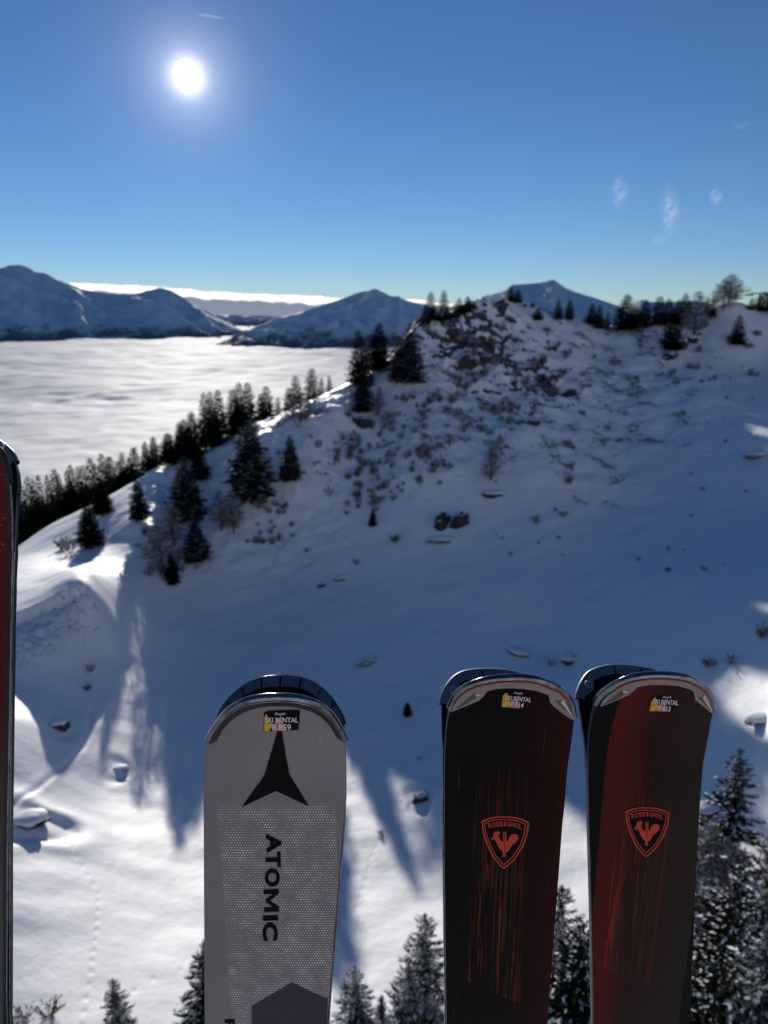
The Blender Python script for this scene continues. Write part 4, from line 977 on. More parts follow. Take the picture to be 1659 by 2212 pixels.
def white_top(t, b):
    p = N(t, 'ShaderNodeTexCoord').outputs['Object']; sp = N(t, 'ShaderNodeSeparateXYZ', Vector=p)
    x, z = sp.outputs[0], sp.outputs[2]
    n_ = N(t, 'ShaderNodeTexNoise', Vector=p, Scale=9.0, Detail=4.0).outputs[0]
    base = ramp(t, n_, [(0.3, (0.150, 0.130, 0.136)), (0.7, (0.185, 0.162, 0.168))])
    sp_ = N(t, 'ShaderNodeTexNoise', Vector=p, Scale=240.0, Detail=3.0).outputs[0]; base = mixc(t, mth(t, 'MULTIPLY', mth(t, 'SUBTRACT', sp_, .70), 10.0, clamp=True), base, (.07, .06, .06))
    mps = N(t, 'ShaderNodeMapping', Vector=p); mps.inputs['Rotation'].default_value = (0, .35, 0); mps.inputs['Scale'].default_value = (900, 1, 14)
    scn_ = N(t, 'ShaderNodeTexNoise', Vector=mps.outputs[0], Scale=1.0, Detail=1.0).outputs[0]; scm = mth(t, 'MULTIPLY', mth(t, 'SUBTRACT', scn_, .745), 14.0, clamp=True)
    base = mixc(t, mth(t, 'MULTIPLY', scm, .5), base, (.40, .38, .37))
    # embossed dots in offset rows below the star, their glints painted as pale colour
    px_, pz_ = 0.0024, 0.0026
    row = mth(t, 'FLOOR', mth(t, 'DIVIDE', z, pz_)); sh = mth(t, 'MULTIPLY', mth(t, 'MODULO', mth(t, 'ABSOLUTE', row), 2.0), .5)
    fx = mth(t, 'SUBTRACT', mth(t, 'FRACT', mth(t, 'ADD', mth(t, 'DIVIDE', x, px_), sh)), .5); fz = mth(t, 'SUBTRACT', mth(t, 'FRACT', mth(t, 'DIVIDE', z, pz_)), .5)
    d = mth(t, 'SQRT', mth(t, 'ADD', mth(t, 'MULTIPLY', fx, fx), mth(t, 'MULTIPLY', mth(t, 'MULTIPLY', fz, fz), 1.6)))
    nn = N(t, 'ShaderNodeTexNoise', Vector=p, Scale=70.0, Detail=6.0, Roughness=.8).outputs[0]
    dot = mth(t, 'MULTIPLY', mth(t, 'SUBTRACT', mth(t, 'SUBTRACT', mth(t, 'MULTIPLY', nn, 1.0), .24), d), 9.0, clamp=True)
    area = mth(t, 'MULTIPLY', mth(t, 'SUBTRACT', -0.405, z), 120.0, clamp=True)
    xin = mth(t, 'MULTIPLY', mth(t, 'SUBTRACT', 0.052, mth(t, 'ABSOLUTE', mth(t, 'ADD', x, 0.0925))), 400.0, clamp=True)
    dm = mth(t, 'MULTIPLY', mth(t, 'MULTIPLY', dot, area), xin)
    t.links.new(mixc(t, mth(t, 'MULTIPLY', dm, .85), base, (0.86, 0.84, 0.80)), b.inputs['Base Color'])
    b.inputs['Roughness'].default_value = 0.42; b.inputs['Specular IOR Level'].default_value = 0.12
    bp = N(t, 'ShaderNodeBump', Height=mth(t, 'MULTIPLY', dm, .0004), Strength=1.0, Distance=1.0); t.links.new(bp.outputs[0], b.inputs['Normal'])
WHITE = mat('pale_grey_topsheet', white_top)
def herring(name, xc, xw, bright_left, zlim, spine):
    """dark topsheet with a fine herringbone relief, a red fade on one side and worn vertical streaks"""
    def f(t, b):
        p = N(t, 'ShaderNodeTexCoord').outputs['Object']; sp = N(t, 'ShaderNodeSeparateXYZ', Vector=p); x, z = sp.outputs[0], sp.outputs[2]
        xx = mth(t, 'SUBTRACT', x, xc)                                # from the ski's centre line
        nl = N(t, 'ShaderNodeTexNoise', Vector=p, Scale=14.0, Detail=3.0).outputs[0]
        side = mth(t, 'DIVIDE', xx, xw)
        if bright_left: redf = ramp(t, mth(t, 'ADD', mth(t, 'MULTIPLY', side, .5), mth(t, 'ADD', .38, mth(t, 'MULTIPLY', nl, .24))), [(0.0, (.075, .003, .002)), (.14, (.085, .004, .002)), (.40, (.020, .003, .002)), (.62, (.019, .009, .007)), (1.0, (.019, .014, .012))])
        else: redf = ramp(t, mth(t, 'ADD', mth(t, 'MULTIPLY', side, .5), mth(t, 'ADD', .38, mth(t, 'MULTIPLY', nl, .24))), [(0.0, (.0012, .0012, .0012)), (.5, (.002, .0015, .0015)), (.75, (.012, .002, .002)), (1.0, (.030, .003, .003))])
        # fine chevron ribs
        ax = mth(t, 'ABSOLUTE', mth(t, 'SUBTRACT', xx, mth(t, 'MULTIPLY', mth(t, 'ADD', z, .45), spine)))
        ph = mth(t, 'FRACT', mth(t, 'DIVIDE', mth(t, 'ADD', z, mth(t, 'MULTIPLY', ax, .42)), .0022))
        rib = mth(t, 'MULTIPLY', mth(t, 'SUBTRACT', .32, mth(t, 'ABSOLUTE', mth(t, 'SUBTRACT', ph, .5))), 4.0, clamp=True)
        # streaks: noise drawn out along the ski
        mp_ = N(t, 'ShaderNodeMapping', Vector=p); mp_.inputs['Scale'].default_value = (480, 1, 11)
        st = N(t, 'ShaderNodeTexNoise', Vector=mp_.outputs[0], Scale=1.0, Detail=3.0, Roughness=.65).outputs[0]
        mp2 = N(t, 'ShaderNodeMapping', Vector=p); mp2.inputs['Scale'].default_value = (150, 1, 5); mp2.inputs['Location'].default_value = (3, 0, 2)
        st2 = N(t, 'ShaderNodeTexNoise', Vector=mp2.outputs[0], Scale=1.0, Detail=1.0).outputs[0]
        zt, zb = zlim
        win = mth(t, 'MULTIPLY', mth(t, 'MULTIPLY', mth(t, 'SUBTRACT', zt, z), 9.0, clamp=True),
                  mth(t, 'MULTIPLY', mth(t, 'SUBTRACT', z, mth(t, 'ADD', zb, mth(t, 'MULTIPLY', xx, -.55))), 900.0, clamp=True))
        xm = mth(t, 'MULTIPLY', mth(t, 'MULTIPLY', mth(t, 'ADD', xx, xw * .66), 900.0, clamp=True), mth(t, 'MULTIPLY', mth(t, 'SUBTRACT', xw * .42, xx), 60.0, clamp=True))
        sm = mth(t, 'MULTIPLY', mth(t, 'MULTIPLY', mth(t, 'MULTIPLY', mth(t, 'SUBTRACT', st, .52), 14.0, clamp=True), win), xm)
        scol = ramp(t, st2, [(.38, (.030, .016, .011)), (.5, (.060, .022, .012)), (.58, (.17, .018, .006)), (.72, (.22, .030, .008))])
        col = mixc(t, mth(t, 'MULTIPLY', rib, .65), redf, (.024, .020, .018) if bright_left else (.010, .004, .0035))
        col = mixc(t, mth(t, 'MULTIPLY', sm, .9), col, scol)
        mps = N(t, 'ShaderNodeMapping', Vector=p); mps.inputs['Rotation'].default_value = (0, .35, 0); mps.inputs['Scale'].default_value = (900, 1, 14)
        scn_ = N(t, 'ShaderNodeTexNoise', Vector=mps.outputs[0], Scale=1.0, Detail=1.0).outputs[0]; scm = mth(t, 'MULTIPLY', mth(t, 'SUBTRACT', scn_, .745), 14.0, clamp=True)
        col = mixc(t, mth(t, 'MULTIPLY', scm, .5), col, (.10, .09, .085))
        e = mth(t, 'MULTIPLY', mth(t, 'SUBTRACT', mth(t, 'ABSOLUTE', xx), xw * .93), 900., clamp=True)
        t.links.new(mixc(t, e, col, (.003, .003, .0035)), b.inputs['Base Color'])
        b.inputs['Roughness'].default_value = 0.33; b.inputs['Specular IOR Level'].default_value = 0.04
        bp = N(t, 'ShaderNodeBump', Height=mth(t, 'MULTIPLY', rib, .0002), Strength=.6, Distance=1.0); t.links.new(bp.outputs[0], b.inputs['Normal'])
    return mat(name, f)
def red_top(t, b):
    p = N(t, 'ShaderNodeTexCoord').outputs['Object']; n_ = N(t, 'ShaderNodeTexNoise', Vector=p, Scale=300.0, Detail=3.0).outputs[0]
    z = N(t, 'ShaderNodeSeparateXYZ', Vector=p).outputs[2]
    fade = mth(t, 'MULTIPLY', mth(t, 'SUBTRACT', -0.28, z), 6.0, clamp=True)
    c0 = mixc(t, fade, (0.050, 0.001, 0.003), (0.050, 0.048, 0.045))
    t.links.new(mixc(t, mth(t, 'MULTIPLY', mth(t, 'SUBTRACT', n_, .66), 8.0, clamp=True), c0, (.35, .12, .05)), b.inputs['Base Color']); b.inputs['Roughness'].default_value = .25; b.inputs['Specular IOR Level'].default_value = .1
RED = mat('dark_red_topsheet', red_top)

def body_parts(root, S, left, arc, right, top_mat, thick, **kw):
    return slab('body', S, left, arc, right, thick, [top_mat, WALL, BASE], root, **kw)
def steel_edge(root, S, fx, z0, z1, side, off, w=.0021, m=EDGE):
    """thin running edge along one side of the sole"""
    s = Soup(); zs = np.linspace(z0, z1, 60)
    for a, b in zip(zs[:-1], zs[1:]):
        s.tube(S.p(fx(a)[side] , a, -off), S.p(fx(b)[side], b, -off), w / 2, w / 2, k=5)
    return soup_obj('steel_edge', s, m, root)

# ---- white ski (front of its pair)
Y0 = .55
S1 = Surf(Y0, -.405, -3.0)
Z1 = lambda pts: zpts(pts, 640, 2200, 2.9625)
Z2 = lambda pts: zpts(pts, 640, 2700, 2.9625)
arc1 = Z1([(160, 822), (185, 765), (230, 695), (300, 600), (400, 512), (520, 450), (640, 420), (760, 408), (880, 405), (1000, 412), (1120, 435), (1230, 475), (1330, 545), (1410, 640), (1470, 740), (1508, 815)])
L1 = Z1([(132, 930), (118, 1100), (113, 1300), (115, 1500)]) + Z2([(116, 300), (119, 900), (122, 1500), (125, 2112)])
R1 = Z1([(1517, 950), (1517, 1150), (1510, 1400)]) + Z2([(1500, 100), (1478, 350), (1445, 750), (1412, 1150), (1375, 1620), (1335, 2112)])
ski = tag(empty('ski', (0, 0, 0)), 'pale grey ski with a black three pointed star and vertical black lettering', 'ski', 'skis standing in the rack')
_, fx1, A1 = body_parts(ski, S1, L1, arc1, R1, WHITE, .0062)
inner = smooth_line([S1.hit(*p) for p in Z1([(185, 822), (245, 790), (300, 690), (400, 585), (520, 510), (640, 470), (760, 452), (880, 450), (1000, 458), (1120, 485), (1230, 530), (1320, 600), (1390, 690), (1430, 760), (1500, 805)])], 100)
drop('tip_plate', S1, strip_bm(resamp(A1, 90), resamp(inner, 90)), .0007, PLATE_D, ski, thick=.0009)
s = Soup(); ra = resamp(A1, 80)
for a, b in zip(ra[:-1], ra[1:]): s.tube(S1.p(*a, .0004), S1.p(*b, .0004), .0007, .0007, k=6)
soup_obj('tip_rim', s, EDGE, ski)
s = Soup()
for a, b in zip(ra[:-1], ra[1:]): s.tube(S1.p(*a, -.0032), S1.p(*b, -.0032), .0034, .0034, k=16)
soup_obj('tip_guard', s, EDGE, ski)
star = Z1([(845, 690), (888, 690), (905, 800), (925, 920), (960, 1115), (985, 1165), (1155, 1445), (830, 1292), (490, 1452), (690, 1175), (715, 1130), (790, 880)])
drop('star_emblem', S1, poly_bm([polyS(S1, star)]), .0004, BLACK, ski)
def sticker(parent, S, zf, quad_black, text_y, code, k, script, black=True, shear=0.0):
    root = drop('sticker', S, poly_bm([polyS(S, zf(quad_black))]), .0004, BLACK, parent)
    root['label'] = 'small rental sticker with orange and pink patches'
    return root
def decorate(stk, S, zf, org, yel, pink, t1, t2, t3, sh=0.0, ang=0.0, code=''):
    for nm, pts, m_, of in (('orange_patch', org, STK_O, .0006), ('yellow_patch', yel, STK_Y, .00075), ('pink_patch', pink, STK_P, .00065)):
        if pts: drop(nm, S, poly_bm([polyS(S, zf(pts))]), of, m_, stk)
    for txt, (x, y, w, h), bold in (('SKI RENTAL', t1, .018), (code, t2, .018)):
        (u, v), (u2, v2) = zf([(x, y), (x + w, y + h)]); text_on('lettering', S, txt, u, v, u2 - u, v2 - v, STK_W, stk, ang, .0009, bold, sh)
    (u, v), (u2, v2) = zf([(t3[0], t3[1]), (t3[0] + t3[2], t3[1] + t3[3])]); text_on('lettering', S, 'Bergfit', u, v, u2 - u, v2 - v, STK_W, stk, ang, .0009, 0, .5)
st = sticker(ski, S1, Z1, [(712, 515), (760, 497), (900, 491), (1062, 490), (1068, 520), (1060, 560), (1066, 600), (1052, 640), (1055, 680), (1040, 688), (900, 695), (720, 702), (708, 690), (708, 600)], 0, 0, 0, 0)
decorate(st, S1, Z1, [(712, 560), (735, 525), (752, 560), (752, 612), (795, 615), (790, 650), (765, 697), (716, 697), (712, 640)], [(716, 632), (790, 618), (795, 640), (745, 694), (718, 694)], [(818, 605), (850, 575), (900, 610), (935, 690), (810, 694)],
         (887, 583, 325, 50), (885, 655, 185, 60), (870, 525, 110, 34), code='B 859')
for ch, y0_, y1_ in (('A', 230, 424), ('T', 412, 566), ('O', 576, 754), ('M', 782, 1002), ('I', 1038, 1090), ('C', 1106, 1290)):
    yc = (y0_ + y1_) / 2; xc_ = 808 - (yc - 330) * .042; (u, v), = Z2([(xc_, yc)]); wl_, hl_ = (y1_ - y0_) / 2.9625 * .648, 150 / 2.9625 * .648
    if ch == 'M':
        a = math.radians(-88); P = [(0, 0), (0, 1), (.20, 1), (.5, .42), (.80, 1), (1, 1), (1, 0), (.79, 0), (.79, .60), (.57, .14), (.43, .14), (.21, .60), (.21, 0)]
        pts = [(u + math.cos(a) * (x - .5) * wl_ - math.sin(a) * (y - .5) * hl_, v - math.sin(a) * (x - .5) * wl_ - math.cos(a) * (y - .5) * hl_) for x, y in P]
        drop('lettering', S1, poly_bm([polyS(S1, pts)]), .0005, BLACK, ski)
    elif ch == 'I':
        a = math.radians(-88); pts = [(u + math.cos(a) * (x - .5) * wl_ - math.sin(a) * (y - .5) * hl_, v - math.sin(a) * (x - .5) * wl_ - math.cos(a) * (y - .5) * hl_) for x, y in [(0, 0), (0, 1), (1, 1), (1, 0)]]
        drop('lettering', S1, poly_bm([polyS(S1, pts)]), .0005, BLACK, ski)
    else: text_on('lettering', S1, ch, u, v, wl_, hl_, BLACK, ski, -88.0, .0005, .045)
dark = Z2([(590, 1935), (985, 1700), (1300, 1850), (1342, 1858), (1335, 2112), (1310, 2500), (590, 2500)])
drop('dark_panel', S1, poly_bm([polyS(S1, dark)]), .0003, mat('slate_print', None, Base_Color=(.028, .028, .040), Specular_IOR_Level=0.1, Roughness=.4), ski)
(u, v), = Z2([(375, 2105)]); text_on('lettering', S1, 'R', u, v + 4, 26, 22, BLACK, ski, -88, .0005, .04)

# ---- rear ski of that pair: sole and cracked tip edge in view
def rear_ski(S, arc_pts, left_pts, right_pts, seg_pts, seg_w, lab, wings=(), zcut=None, edge_side=None):
    root = tag(empty('ski', (0, 0, 0)), lab, 'ski', 'skis standing in the rack')
    o, fx, A_ = slab('body', S, left_pts, arc_pts, right_pts, .0075, [BASE, WALL, WALL], root)
    R_ = resamp(A_, 400)
    marks = [0] + [int(np.argmin(np.hypot(R_[:, 0] - q[0], R_[:, 1] - q[1]))) for q in [S.hit(*p) for p in seg_pts]] + [399]
    cen = R_.mean(0)
    for a, b in zip(marks[:-1], marks[1:]):
        a2, b2 = a + 2, b - 1
        if b2 - a2 < 6: continue
        O = R_[a2:b2:3]; tan = np.gradient(O, axis=0); nn = np.stack([tan[:, 1], -tan[:, 0]], 1); nn /= np.linalg.norm(nn, axis=1)[:, None] + 1e-9
        if (nn[len(nn) // 2] @ (cen - O[len(nn) // 2])) < 0: nn = -nn
        drop('edge_segment', S, strip_bm(O, O + nn * seg_w), .0009, SEG, root, thick=.0012)
    s = Soup(); ra = resamp(A_, 70)
    for a, b in zip(ra[:-1], ra[1:]): s.tube(S.p(*a, -.003), S.p(*b, -.003), .0032, .0032, k=8)
    soup_obj('tip_guard', s, EDGE if not wings else SEG, root)
    for zf, poly, sc in wings:
        w = drop('corner_plate', S, poly_bm([polyS(S, zf(poly))]), .0014, SEG, root, thick=.0014)
        if sc:
            (u, v), = zf([sc]); x, z = S.hit(u, v); s = Soup(); nn = S.nrm(x, z); c0 = S.p(x, z, .0012)
            s.tube(c0, c0 + nn * .0016, .0042, .0036, k=20); s.tube(c0 + nn * .0016, c0 + nn * .0014, .0036, .0012, k=20); soup_obj('screw', s, SCREW, w)
    if edge_side is not None: steel_edge(root, S, fx, A_[0 if edge_side == 0 else -1][1], -1.9, edge_side, .001)
    return root
S1r = Surf(Y0 + .020, -.43, 8.5)
rear_ski(S1r, Z1([(232, 632), (300, 480), (390, 360), (490, 275), (590, 215), (690, 180), (790, 163), (885, 160), (980, 165), (1080, 180), (1180, 220), (1270, 280), (1350, 360), (1420, 460), (1470, 550), (1492, 620)]),
         Z1([(190, 760), (165, 900), (150, 1200), (150, 1600)]) + Z2([(150, 600), (155, 1300), (160, 2112)]),
         Z1([(1502, 750), (1512, 950), (1518, 1200), (1512, 1420)]) + Z2([(1508, 60), (1490, 320), (1462, 650), (1430, 1050), (1392, 1500), (1345, 2112)]),
         Z1([(350, 415), (495, 272), (690, 180), (885, 160), (1080, 180), (1270, 280), (1400, 430)]), .0060, 'black soled ski standing behind the pale grey ski', edge_side=1)

# ---- the two black and red pairs
shieldo = [(478, 250), (485, 240), (560, 212), (640, 202), (700, 200), (800, 208), (880, 230), (930, 255), (938, 268), (925, 370), (880, 500), (800, 620), (720, 695), (692, 710), (660, 685), (580, 590), (520, 460), (488, 350)]
shieldi = [(492, 262), (565, 226), (640, 215), (700, 213), (795, 221), (870, 242), (922, 268), (910, 370), (866, 494), (790, 610), (715, 680), (693, 693), (668, 675), (595, 585), (536, 455), (503, 350)]
shield2 = [(502, 272), (568, 239), (642, 229), (700, 227), (792, 235), (862, 254), (906, 276), (896, 368), (854, 488), (780, 598), (710, 662), (693, 674), (677, 662), (607, 576), (548, 452), (514, 350)]
shield3 = [(510, 279), (571, 247), (642, 237), (700, 235), (790, 243), (857, 261), (897, 281), (887, 366), (846, 484), (773, 592), (706, 653), (693, 662), (682, 652), (614, 572), (556, 450), (522, 350)]
roost1 = [(568, 418), (590, 395), (600, 355), (612, 345), (622, 358), (634, 330), (640, 350), (662, 352), (645, 378), (645, 410), (668, 440), (688, 445), (688, 352), (700, 352), (700, 592), (682, 592), (684, 545), (655, 520), (635, 485), (622, 450), (605, 432), (592, 422), (578, 430)]
roost2 = [(707, 352), (719, 352), (719, 440), (735, 438), (745, 405), (765, 380), (795, 372), (825, 382), (836, 408), (830, 440), (812, 438), (818, 452), (800, 455), (800, 468), (780, 470), (762, 495), (740, 535), (713, 552), (713, 594), (704, 594)]
def crest_emblem(parent, S, f, tx):
    em = drop('shield_emblem', S, poly_bm([polyS(S, f(shieldo))]), .0004, BLACK, parent); em['label'] = 'black shield outlined in red orange with a rooster'
    drop('shield_outline', S, poly_bm([polyS(S, f(shieldo)), polyS(S, f(shieldi))[::-1]]), .0006, REDP, em)
    drop('shield_inline', S, poly_bm([polyS(S, f(shield2)), polyS(S, f(shield3))[::-1]]), .0006, REDP, em)
    drop('rooster', S, poly_bm([polyS(S, f(roost1))]), .0006, REDP, em); drop('rooster', S, poly_bm([polyS(S, f(roost2))]), .0006, REDP, em)
    # the letters follow a shallow arc
    wd = 'ROSSIGNOL'; xs = np.linspace(558, 855, 9)
    for ch, x in zip(wd, xs):
        t = (x - 700) / 160; y = 278 + 26 * (t ** 2) * (1.15 if t > 0 else .75) - 4
        (u, v), (u2, v2) = f([(x, y), (x + (16 if ch == 'I' else 32), y + 46)])
        text_on('lettering', S, ch, u, v, u2 - u, v2 - v, REDP, em, -9 * t * 1.3, .0006, .02)
def rimmed(S, A_, root, redline=True):
    s = Soup(); ra = resamp(A_, 80)
    for a, b in zip(ra[:-1], ra[1:]): s.tube(S.p(*a, -.0030), S.p(*b, -.0030), .0032, .0032, k=12)
    soup_obj('tip_guard', s, EDGE, root)
    s = Soup(); 
    for a, b in zip(ra[14:-14], ra[15:-13]): s.tube(S.p(*a, .0006), S.p(*b, .0006), .00055, .00055, k=5)
    soup_obj('red_reflection_line', s, REDP, root)  # thin red strip standing in for the reflection along the rim
Z3 = lambda pts: zpts(pts, 1440, 2180, 3.1904)
Z5 = lambda pts: zpts(pts, 1440, 2650, 2.9)
S2 = Surf(Y0, -.375, -3.2)
x2 = (S2.hit(1098, 1900)[0]); 
M2 = herring('black_herringbone_topsheet', x2 - .001, .049, False, (-.36, -.615), .0)
ski = tag(empty('ski', (0, 0, 0)), 'black ski fading to dark red on its right side, front of the middle pair', 'ski', 'skis standing in the rack')
arc2 = Z3([(195, 610), (215, 560), (260, 475), (330, 412), (430, 360), (560, 320), (700, 297), (860, 288), (1000, 292), (1120, 312), (1240, 355), (1350, 405), (1430, 480), (1480, 560), (1502, 640), (1510, 695)])
_, fx2, A2 = body_parts(ski, S2, Z3([(170, 700), (150, 850), (140, 1050), (135, 1300), (133, 1659)]) + Z5([(118, 400), (124, 900), (130, 1400), (140, 2212)]),
                        arc2, Z3([(1503, 760), (1490, 880), (1470, 1020), (1440, 1220), (1405, 1659)]) + Z5([(1262, 260), (1240, 560), (1215, 900), (1180, 1350), (1152, 1720), (1118, 2212)]), M2, .0062)
rimmed(S2, A2, ski)
pl = Z3([(205, 608), (222, 562), (268, 480), (335, 418), (432, 366), (560, 326), (700, 302), (860, 293), (1000, 297), (1118, 317), (1236, 360), (1345, 410), (1424, 484), (1474, 562), (1496, 640), (1504, 692), (1470, 680), (1380, 620), (1290, 545), (1255, 505), (1235, 425), (1100, 380), (950, 358), (800, 354), (680, 362), (590, 385), (545, 440), (500, 485), (400, 528), (300, 570)])
p_ = drop('tip_plate', S2, poly_bm([polyS(S2, pl)]), .0009, PLATE, ski, thick=.0011)
for q in ([(250, 578), (455, 400), (470, 440), (520, 420), (400, 500)], [(1300, 480), (1380, 490), (1390, 460), (1480, 560), (1492, 650), (1410, 585)]):
    drop('plate_recess_shade', S2, poly_bm([polyS(S2, Z3(q))]), .0012, RECESS_SHADE, p_)
for q in ([(455, 400), (470, 440), (520, 420), (510, 412)], [(1365, 500), (1395, 462), (1490, 640), (1480, 642)]):
    drop('plate_facet_lit', S2, poly_bm([polyS(S2, Z3(q))]), .0015, mat('lit_plate', None, Base_Color=(.40, .34, .32), Roughness=.4), p_)  # brighter copy of the plate colour, painted light on the flat facets
st = sticker(ski, S2, Z3, [(730, 480), (765, 415), (870, 395), (1000, 410), (1060, 450), (1058, 500), (980, 520), (975, 570), (735, 560)], 0, 0, 0, 0)
decorate(st, S2, Z3, [(738, 555), (755, 430), (795, 402), (808, 432), (790, 470), (830, 490), (825, 560)], [(750, 552), (752, 520), (825, 480), (830, 510), (780, 555)], [(835, 500), (860, 472), (920, 500), (935, 572), (830, 562)], (915, 466, 275, 46), (900, 530, 145, 56), (918, 408, 95, 30), sh=.18, ang=-6, code='P 714')
crest_emblem(ski, S2, Z5, None)
S2r = Surf(Y0 + .020, -.41, 7.0)
rear_ski(S2r, Z3([(106, 530), (125, 440), (170, 340), (245, 250), (330, 200), (430, 178), (530, 170), (650, 170), (760, 178), (840, 190), (930, 215), (1010, 242), (1150, 305), (1290, 400), (1390, 540), (1420, 640)]),
         Z3([(108, 700), (115, 900), (118, 1300), (115, 1659)]) + Z5([(104, 200), (112, 700), (118, 1300), (130, 2212)]),
         Z3([(1420, 800), (1400, 1000), (1380, 1300), (1350, 1659)]) + Z5([(1200, 300), (1150, 900), (1090, 1600), (1060, 2212)]),
         Z3([(252, 246), (536, 170), (836, 188)]), .0052, 'black soled ski standing behind the nearly all black ski of the middle pair',
         wings=[(Z3, [(108, 528), (127, 440), (172, 342), (247, 254), (292, 298), (285, 370), (270, 430), (230, 500)], (226, 382))], edge_side=0)
Z4 = lambda pts: zpts(pts, 1900, 2180, 3.1904)
Z6 = lambda pts: zpts(pts, 1900, 2650, 2.5136)
S3 = Surf(Y0, -.375, -3.2)
x3 = S3.hit(1397, 1850)[0]
M3 = herring('red_herringbone_topsheet', x3 + .002, .048, True, (-.36, -.60), .03)
ski = tag(empty('ski', (0, 0, 0)), 'ski with dark red left half and charcoal right half, front of the right pair', 'ski', 'skis standing in the rack')
arc3 = Z4([(283, 552), (330, 480), (400, 420), (480, 370), (580, 318), (700, 282), (840, 264), (1000, 262), (1120, 270), (1250, 295), (1360, 345), (1440, 400), (1490, 470), (1515, 550), (1524, 632)])
_, fx3, A3 = body_parts(ski, S3, Z4([(245, 680), (215, 850), (200, 1050), (195, 1300), (200, 1659)]) + Z6([(160, 200), (172, 600), (180, 1000), (192, 1500), (198, 1918)]),
                        arc3, Z4([(1505, 680), (1480, 830), (1445, 1020), (1415, 1170), (1378, 1659)]) + Z6([(1076, 250), (1060, 600), (1045, 900), (1025, 1400), (1008, 1918)]), M3, .0062)
rimmed(S3, A3, ski)
pl = Z4([(320, 552), (345, 490), (412, 428), (488, 376), (585, 324), (702, 287), (840, 268), (1000, 266), (1118, 275), (1246, 300), (1355, 350), (1432, 405), (1482, 474), (1508, 552), (1518, 628), (1490, 612), (1400, 535), (1330, 480), (1315, 400), (1290, 372), (1150, 330), (1000, 318), (850, 318), (720, 340), (670, 385), (625, 425), (480, 490), (380, 530)])
p_ = drop('tip_plate', S3, poly_bm([polyS(S3, pl)]), .0009, PLATE, ski, thick=.0011)
for q in ([(350, 530), (555, 370), (570, 405), (625, 388), (500, 470)], [(1350, 440), (1400, 450), (1430, 405), (1500, 540), (1512, 600), (1430, 530)]):
    drop('plate_recess_shade', S3, poly_bm([polyS(S3, Z4(q))]), .0012, RECESS_SHADE, p_)
for q in ([(550, 365), (568, 405), (625, 388), (610, 378)], [(1402, 452), (1432, 408), (1510, 590), (1498, 590)]):
    drop('plate_facet_lit', S3, poly_bm([polyS(S3, Z4(q))]), .0015, bpy.data.materials['lit_plate'], p_)
st = sticker(ski, S3, Z4, [(838, 590), (860, 475), (905, 440), (1000, 440), (1100, 470), (1145, 500), (1140, 540), (1110, 600), (1000, 610), (850, 605)], 0, 0, 0, 0)
decorate(st, S3, Z4, [(842, 600), (862, 500), (905, 445), (915, 480), (890, 520), (935, 530), (930, 600)], [(850, 598), (862, 560), (930, 525), (932, 550), (885, 600)], [(935, 540), (965, 515), (1010, 530), (1040, 602), (935, 604)], (1015, 503, 262, 50), (1000, 572, 135, 54), (1030, 452, 95, 30), sh=.15, ang=-3, code='P 613')
k46 = lambda pts: Z6([((x - 692) * .806 + 634, (y - 200) * .823 + 97) for x, y in pts])
crest_emblem(ski, S3, k46, None)
S3r = Surf(Y0 + .020, -.41, 7.0)
rear_ski(S3r, Z4([(92, 470), (102, 400), (140, 300), (210, 205), (300, 160), (400, 135), (460, 127), (560, 127), (660, 135), (750, 148), (860, 170), (920, 195), (1050, 255), (1200, 350), (1320, 480), (1380, 620)]),
         Z4([(110, 600), (140, 800), (165, 950), (180, 1150), (188, 1400), (190, 1659)]) + Z6([(154, 200), (165, 600), (174, 1000), (184, 1500), (190, 1918)]),
         Z4([(1390, 800), (1370, 1000), (1340, 1300), (1310, 1659)]) + Z6([(1000, 300), (970, 900), (950, 1400), (940, 1918)]),
         Z4([(212, 205), (466, 127), (754, 149)]), .0052, 'black soled ski standing behind the half red ski of the right pair',
         wings=[(Z4, [(94, 468), (104, 402), (142, 302), (212, 210), (250, 262), (245, 385), (180, 440), (130, 456)], (195, 328))], edge_side=0)

# ---- the red pair cut by the left picture edge
Z7 = lambda pts: zpts(pts, 0, 1400, 3.685)
Z8 = lambda pts: zpts(pts, 0, 2800, 3.61)
def mir(pts, c): return [(2 * c - u, v) for u, v in pts]
S4 = Surf(.50, -.20, -2.6)
ra4 = Z7([(-230, 330), (-150, 350), (-80, 390), (0, 468), (30, 560), (60, 680), (78, 800)])
arc4 = mir(ra4[1:][::-1], ra4[0][0]) ; arc4 = arc4 + ra4
arc4 = [p for p in arc4]
right4 = Z7([(90, 950), (100, 1100), (104, 1300), (104, 1600), (100, 1900), (92, 2212)]) + Z8([(42, 0), (40, 1000), (36, 2212)])
ski = tag(empty('ski', (0, 0, 0)), 'dark red ski cut off by the left edge of the picture', 'ski', 'skis standing in the rack')
_, fx4, A4 = body_parts(ski, S4, mir(right4, ra4[0][0]), arc4, right4, RED, .006)
s = Soup(); r_ = resamp(A4, 70)
for a, b in zip(r_[:-1], r_[1:]): s.tube(S4.p(*a, -.003), S4.p(*b, -.003), .0031, .0031, k=8)
soup_obj('tip_guard', s, WALL, ski); steel_edge(ski, S4, fx4, A4[-1][1], -1.9, 1, .006)
S4r = Surf(.519, -.22, 5.0)
ra5 = Z7([(-260, 190), (-170, 205), (-80, 235), (0, 280), (60, 325), (130, 400), (175, 500)])
arc5 = mir(ra5[1:][::-1], ra5[0][0]) + ra5
right5 = Z7([(203, 600), (213, 720), (206, 880), (186, 1100), (170, 1400), (165, 1700), (150, 2212)]) + Z8([(106, 0), (106, 700), (108, 1300), (105, 2212)])
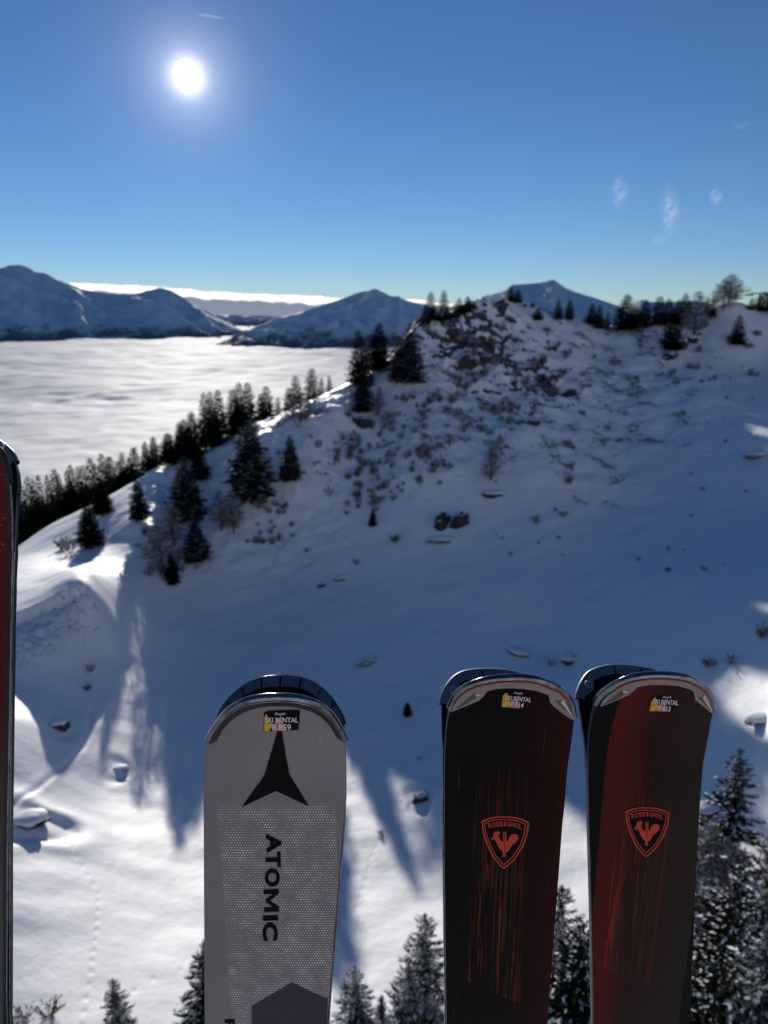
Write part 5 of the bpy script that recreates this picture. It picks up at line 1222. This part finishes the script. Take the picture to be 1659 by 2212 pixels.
rear_ski(S4r, arc5, mir(right5, ra5[0][0]), right5, Z7([(-180, 205), (-90, 232)]), .0075, 'black soled ski behind the dark red ski at the left picture edge',
         wings=[(Z7, [(178, 500), (130, 403), (60, 328), (-40, 262), (-40, 420), (10, 435), (70, 455), (125, 462)], (2, 345))], edge_side=1)

# ------------------------------------------------------------------ thin wisps and a contrail in the sky: real vapour volumes
def vapour(name, u, v, d, size, dens, rot=(0, 0, 0), scale=(1, 1, 1), label=None, thr=.5, squash=1.0):
    c = at_dist(u, v, d); bm = bmesh.new(); bmesh.ops.create_icosphere(bm, subdivisions=3, radius=1)
    for q in bm.verts: q.co = Vector((q.co.x * size[0], q.co.y * size[1], q.co.z * size[2]))
    me = bpy.data.meshes.new(name); bm.to_mesh(me); bm.free()
    m = bpy.data.materials.new(name); m.use_nodes = True; t = m.node_tree; t.nodes.clear()
    p = N(t, 'ShaderNodeTexCoord').outputs['Object']
    mp_ = N(t, 'ShaderNodeMapping', Vector=p); mp_.inputs['Scale'].default_value = tuple(1 / q for q in size)
    ln = N(t, 'ShaderNodeVectorMath', operation='LENGTH'); t.links.new(mp_.outputs[0], ln.inputs[0])
    nz = N(t, 'ShaderNodeTexNoise', Vector=p, Scale=scale[0], Detail=4.0, Roughness=.65, Distortion=scale[1]).outputs[0]
    fall = mth(t, 'SUBTRACT', 1.0, ln.outputs['Value'], clamp=True)
    den = mth(t, 'MULTIPLY', mth(t, 'MULTIPLY', mth(t, 'SUBTRACT', nz, thr), 4.0, clamp=True), mth(t, 'MULTIPLY', fall, dens))
    vs = N(t, 'ShaderNodeVolumeScatter', Color=(1, 1, 1, 1), Density=den, Anisotropy=.35)
    o = N(t, 'ShaderNodeOutputMaterial'); t.links.new(vs.outputs[0], o.inputs['Volume'])
    ob = link(name, me, None, [m]); ob.location = tuple(c); ob.rotation_euler = rot
    return tag(ob, kind='stuff')
for u, v, sx, sz, dn in ((1338, 415, 75, 130, .0042), (1448, 455, 70, 175, .0060), (1546, 425, 45, 60, .0060), (1422, 520, 60, 40, .0026), (1600, 270, 60, 30, .0018)):
    vapour('wispy_cloud', u, v, 5200, (sx, 60, sz), dn * 4.5, (0, math.radians(-8), 0), (.024, 2.6, 0), thr=.50)
vapour('contrail', 455, 35, 6000, (135, 5, 5), .07, (0, math.radians(9), 0), (.002, 0, 0), thr=.2)
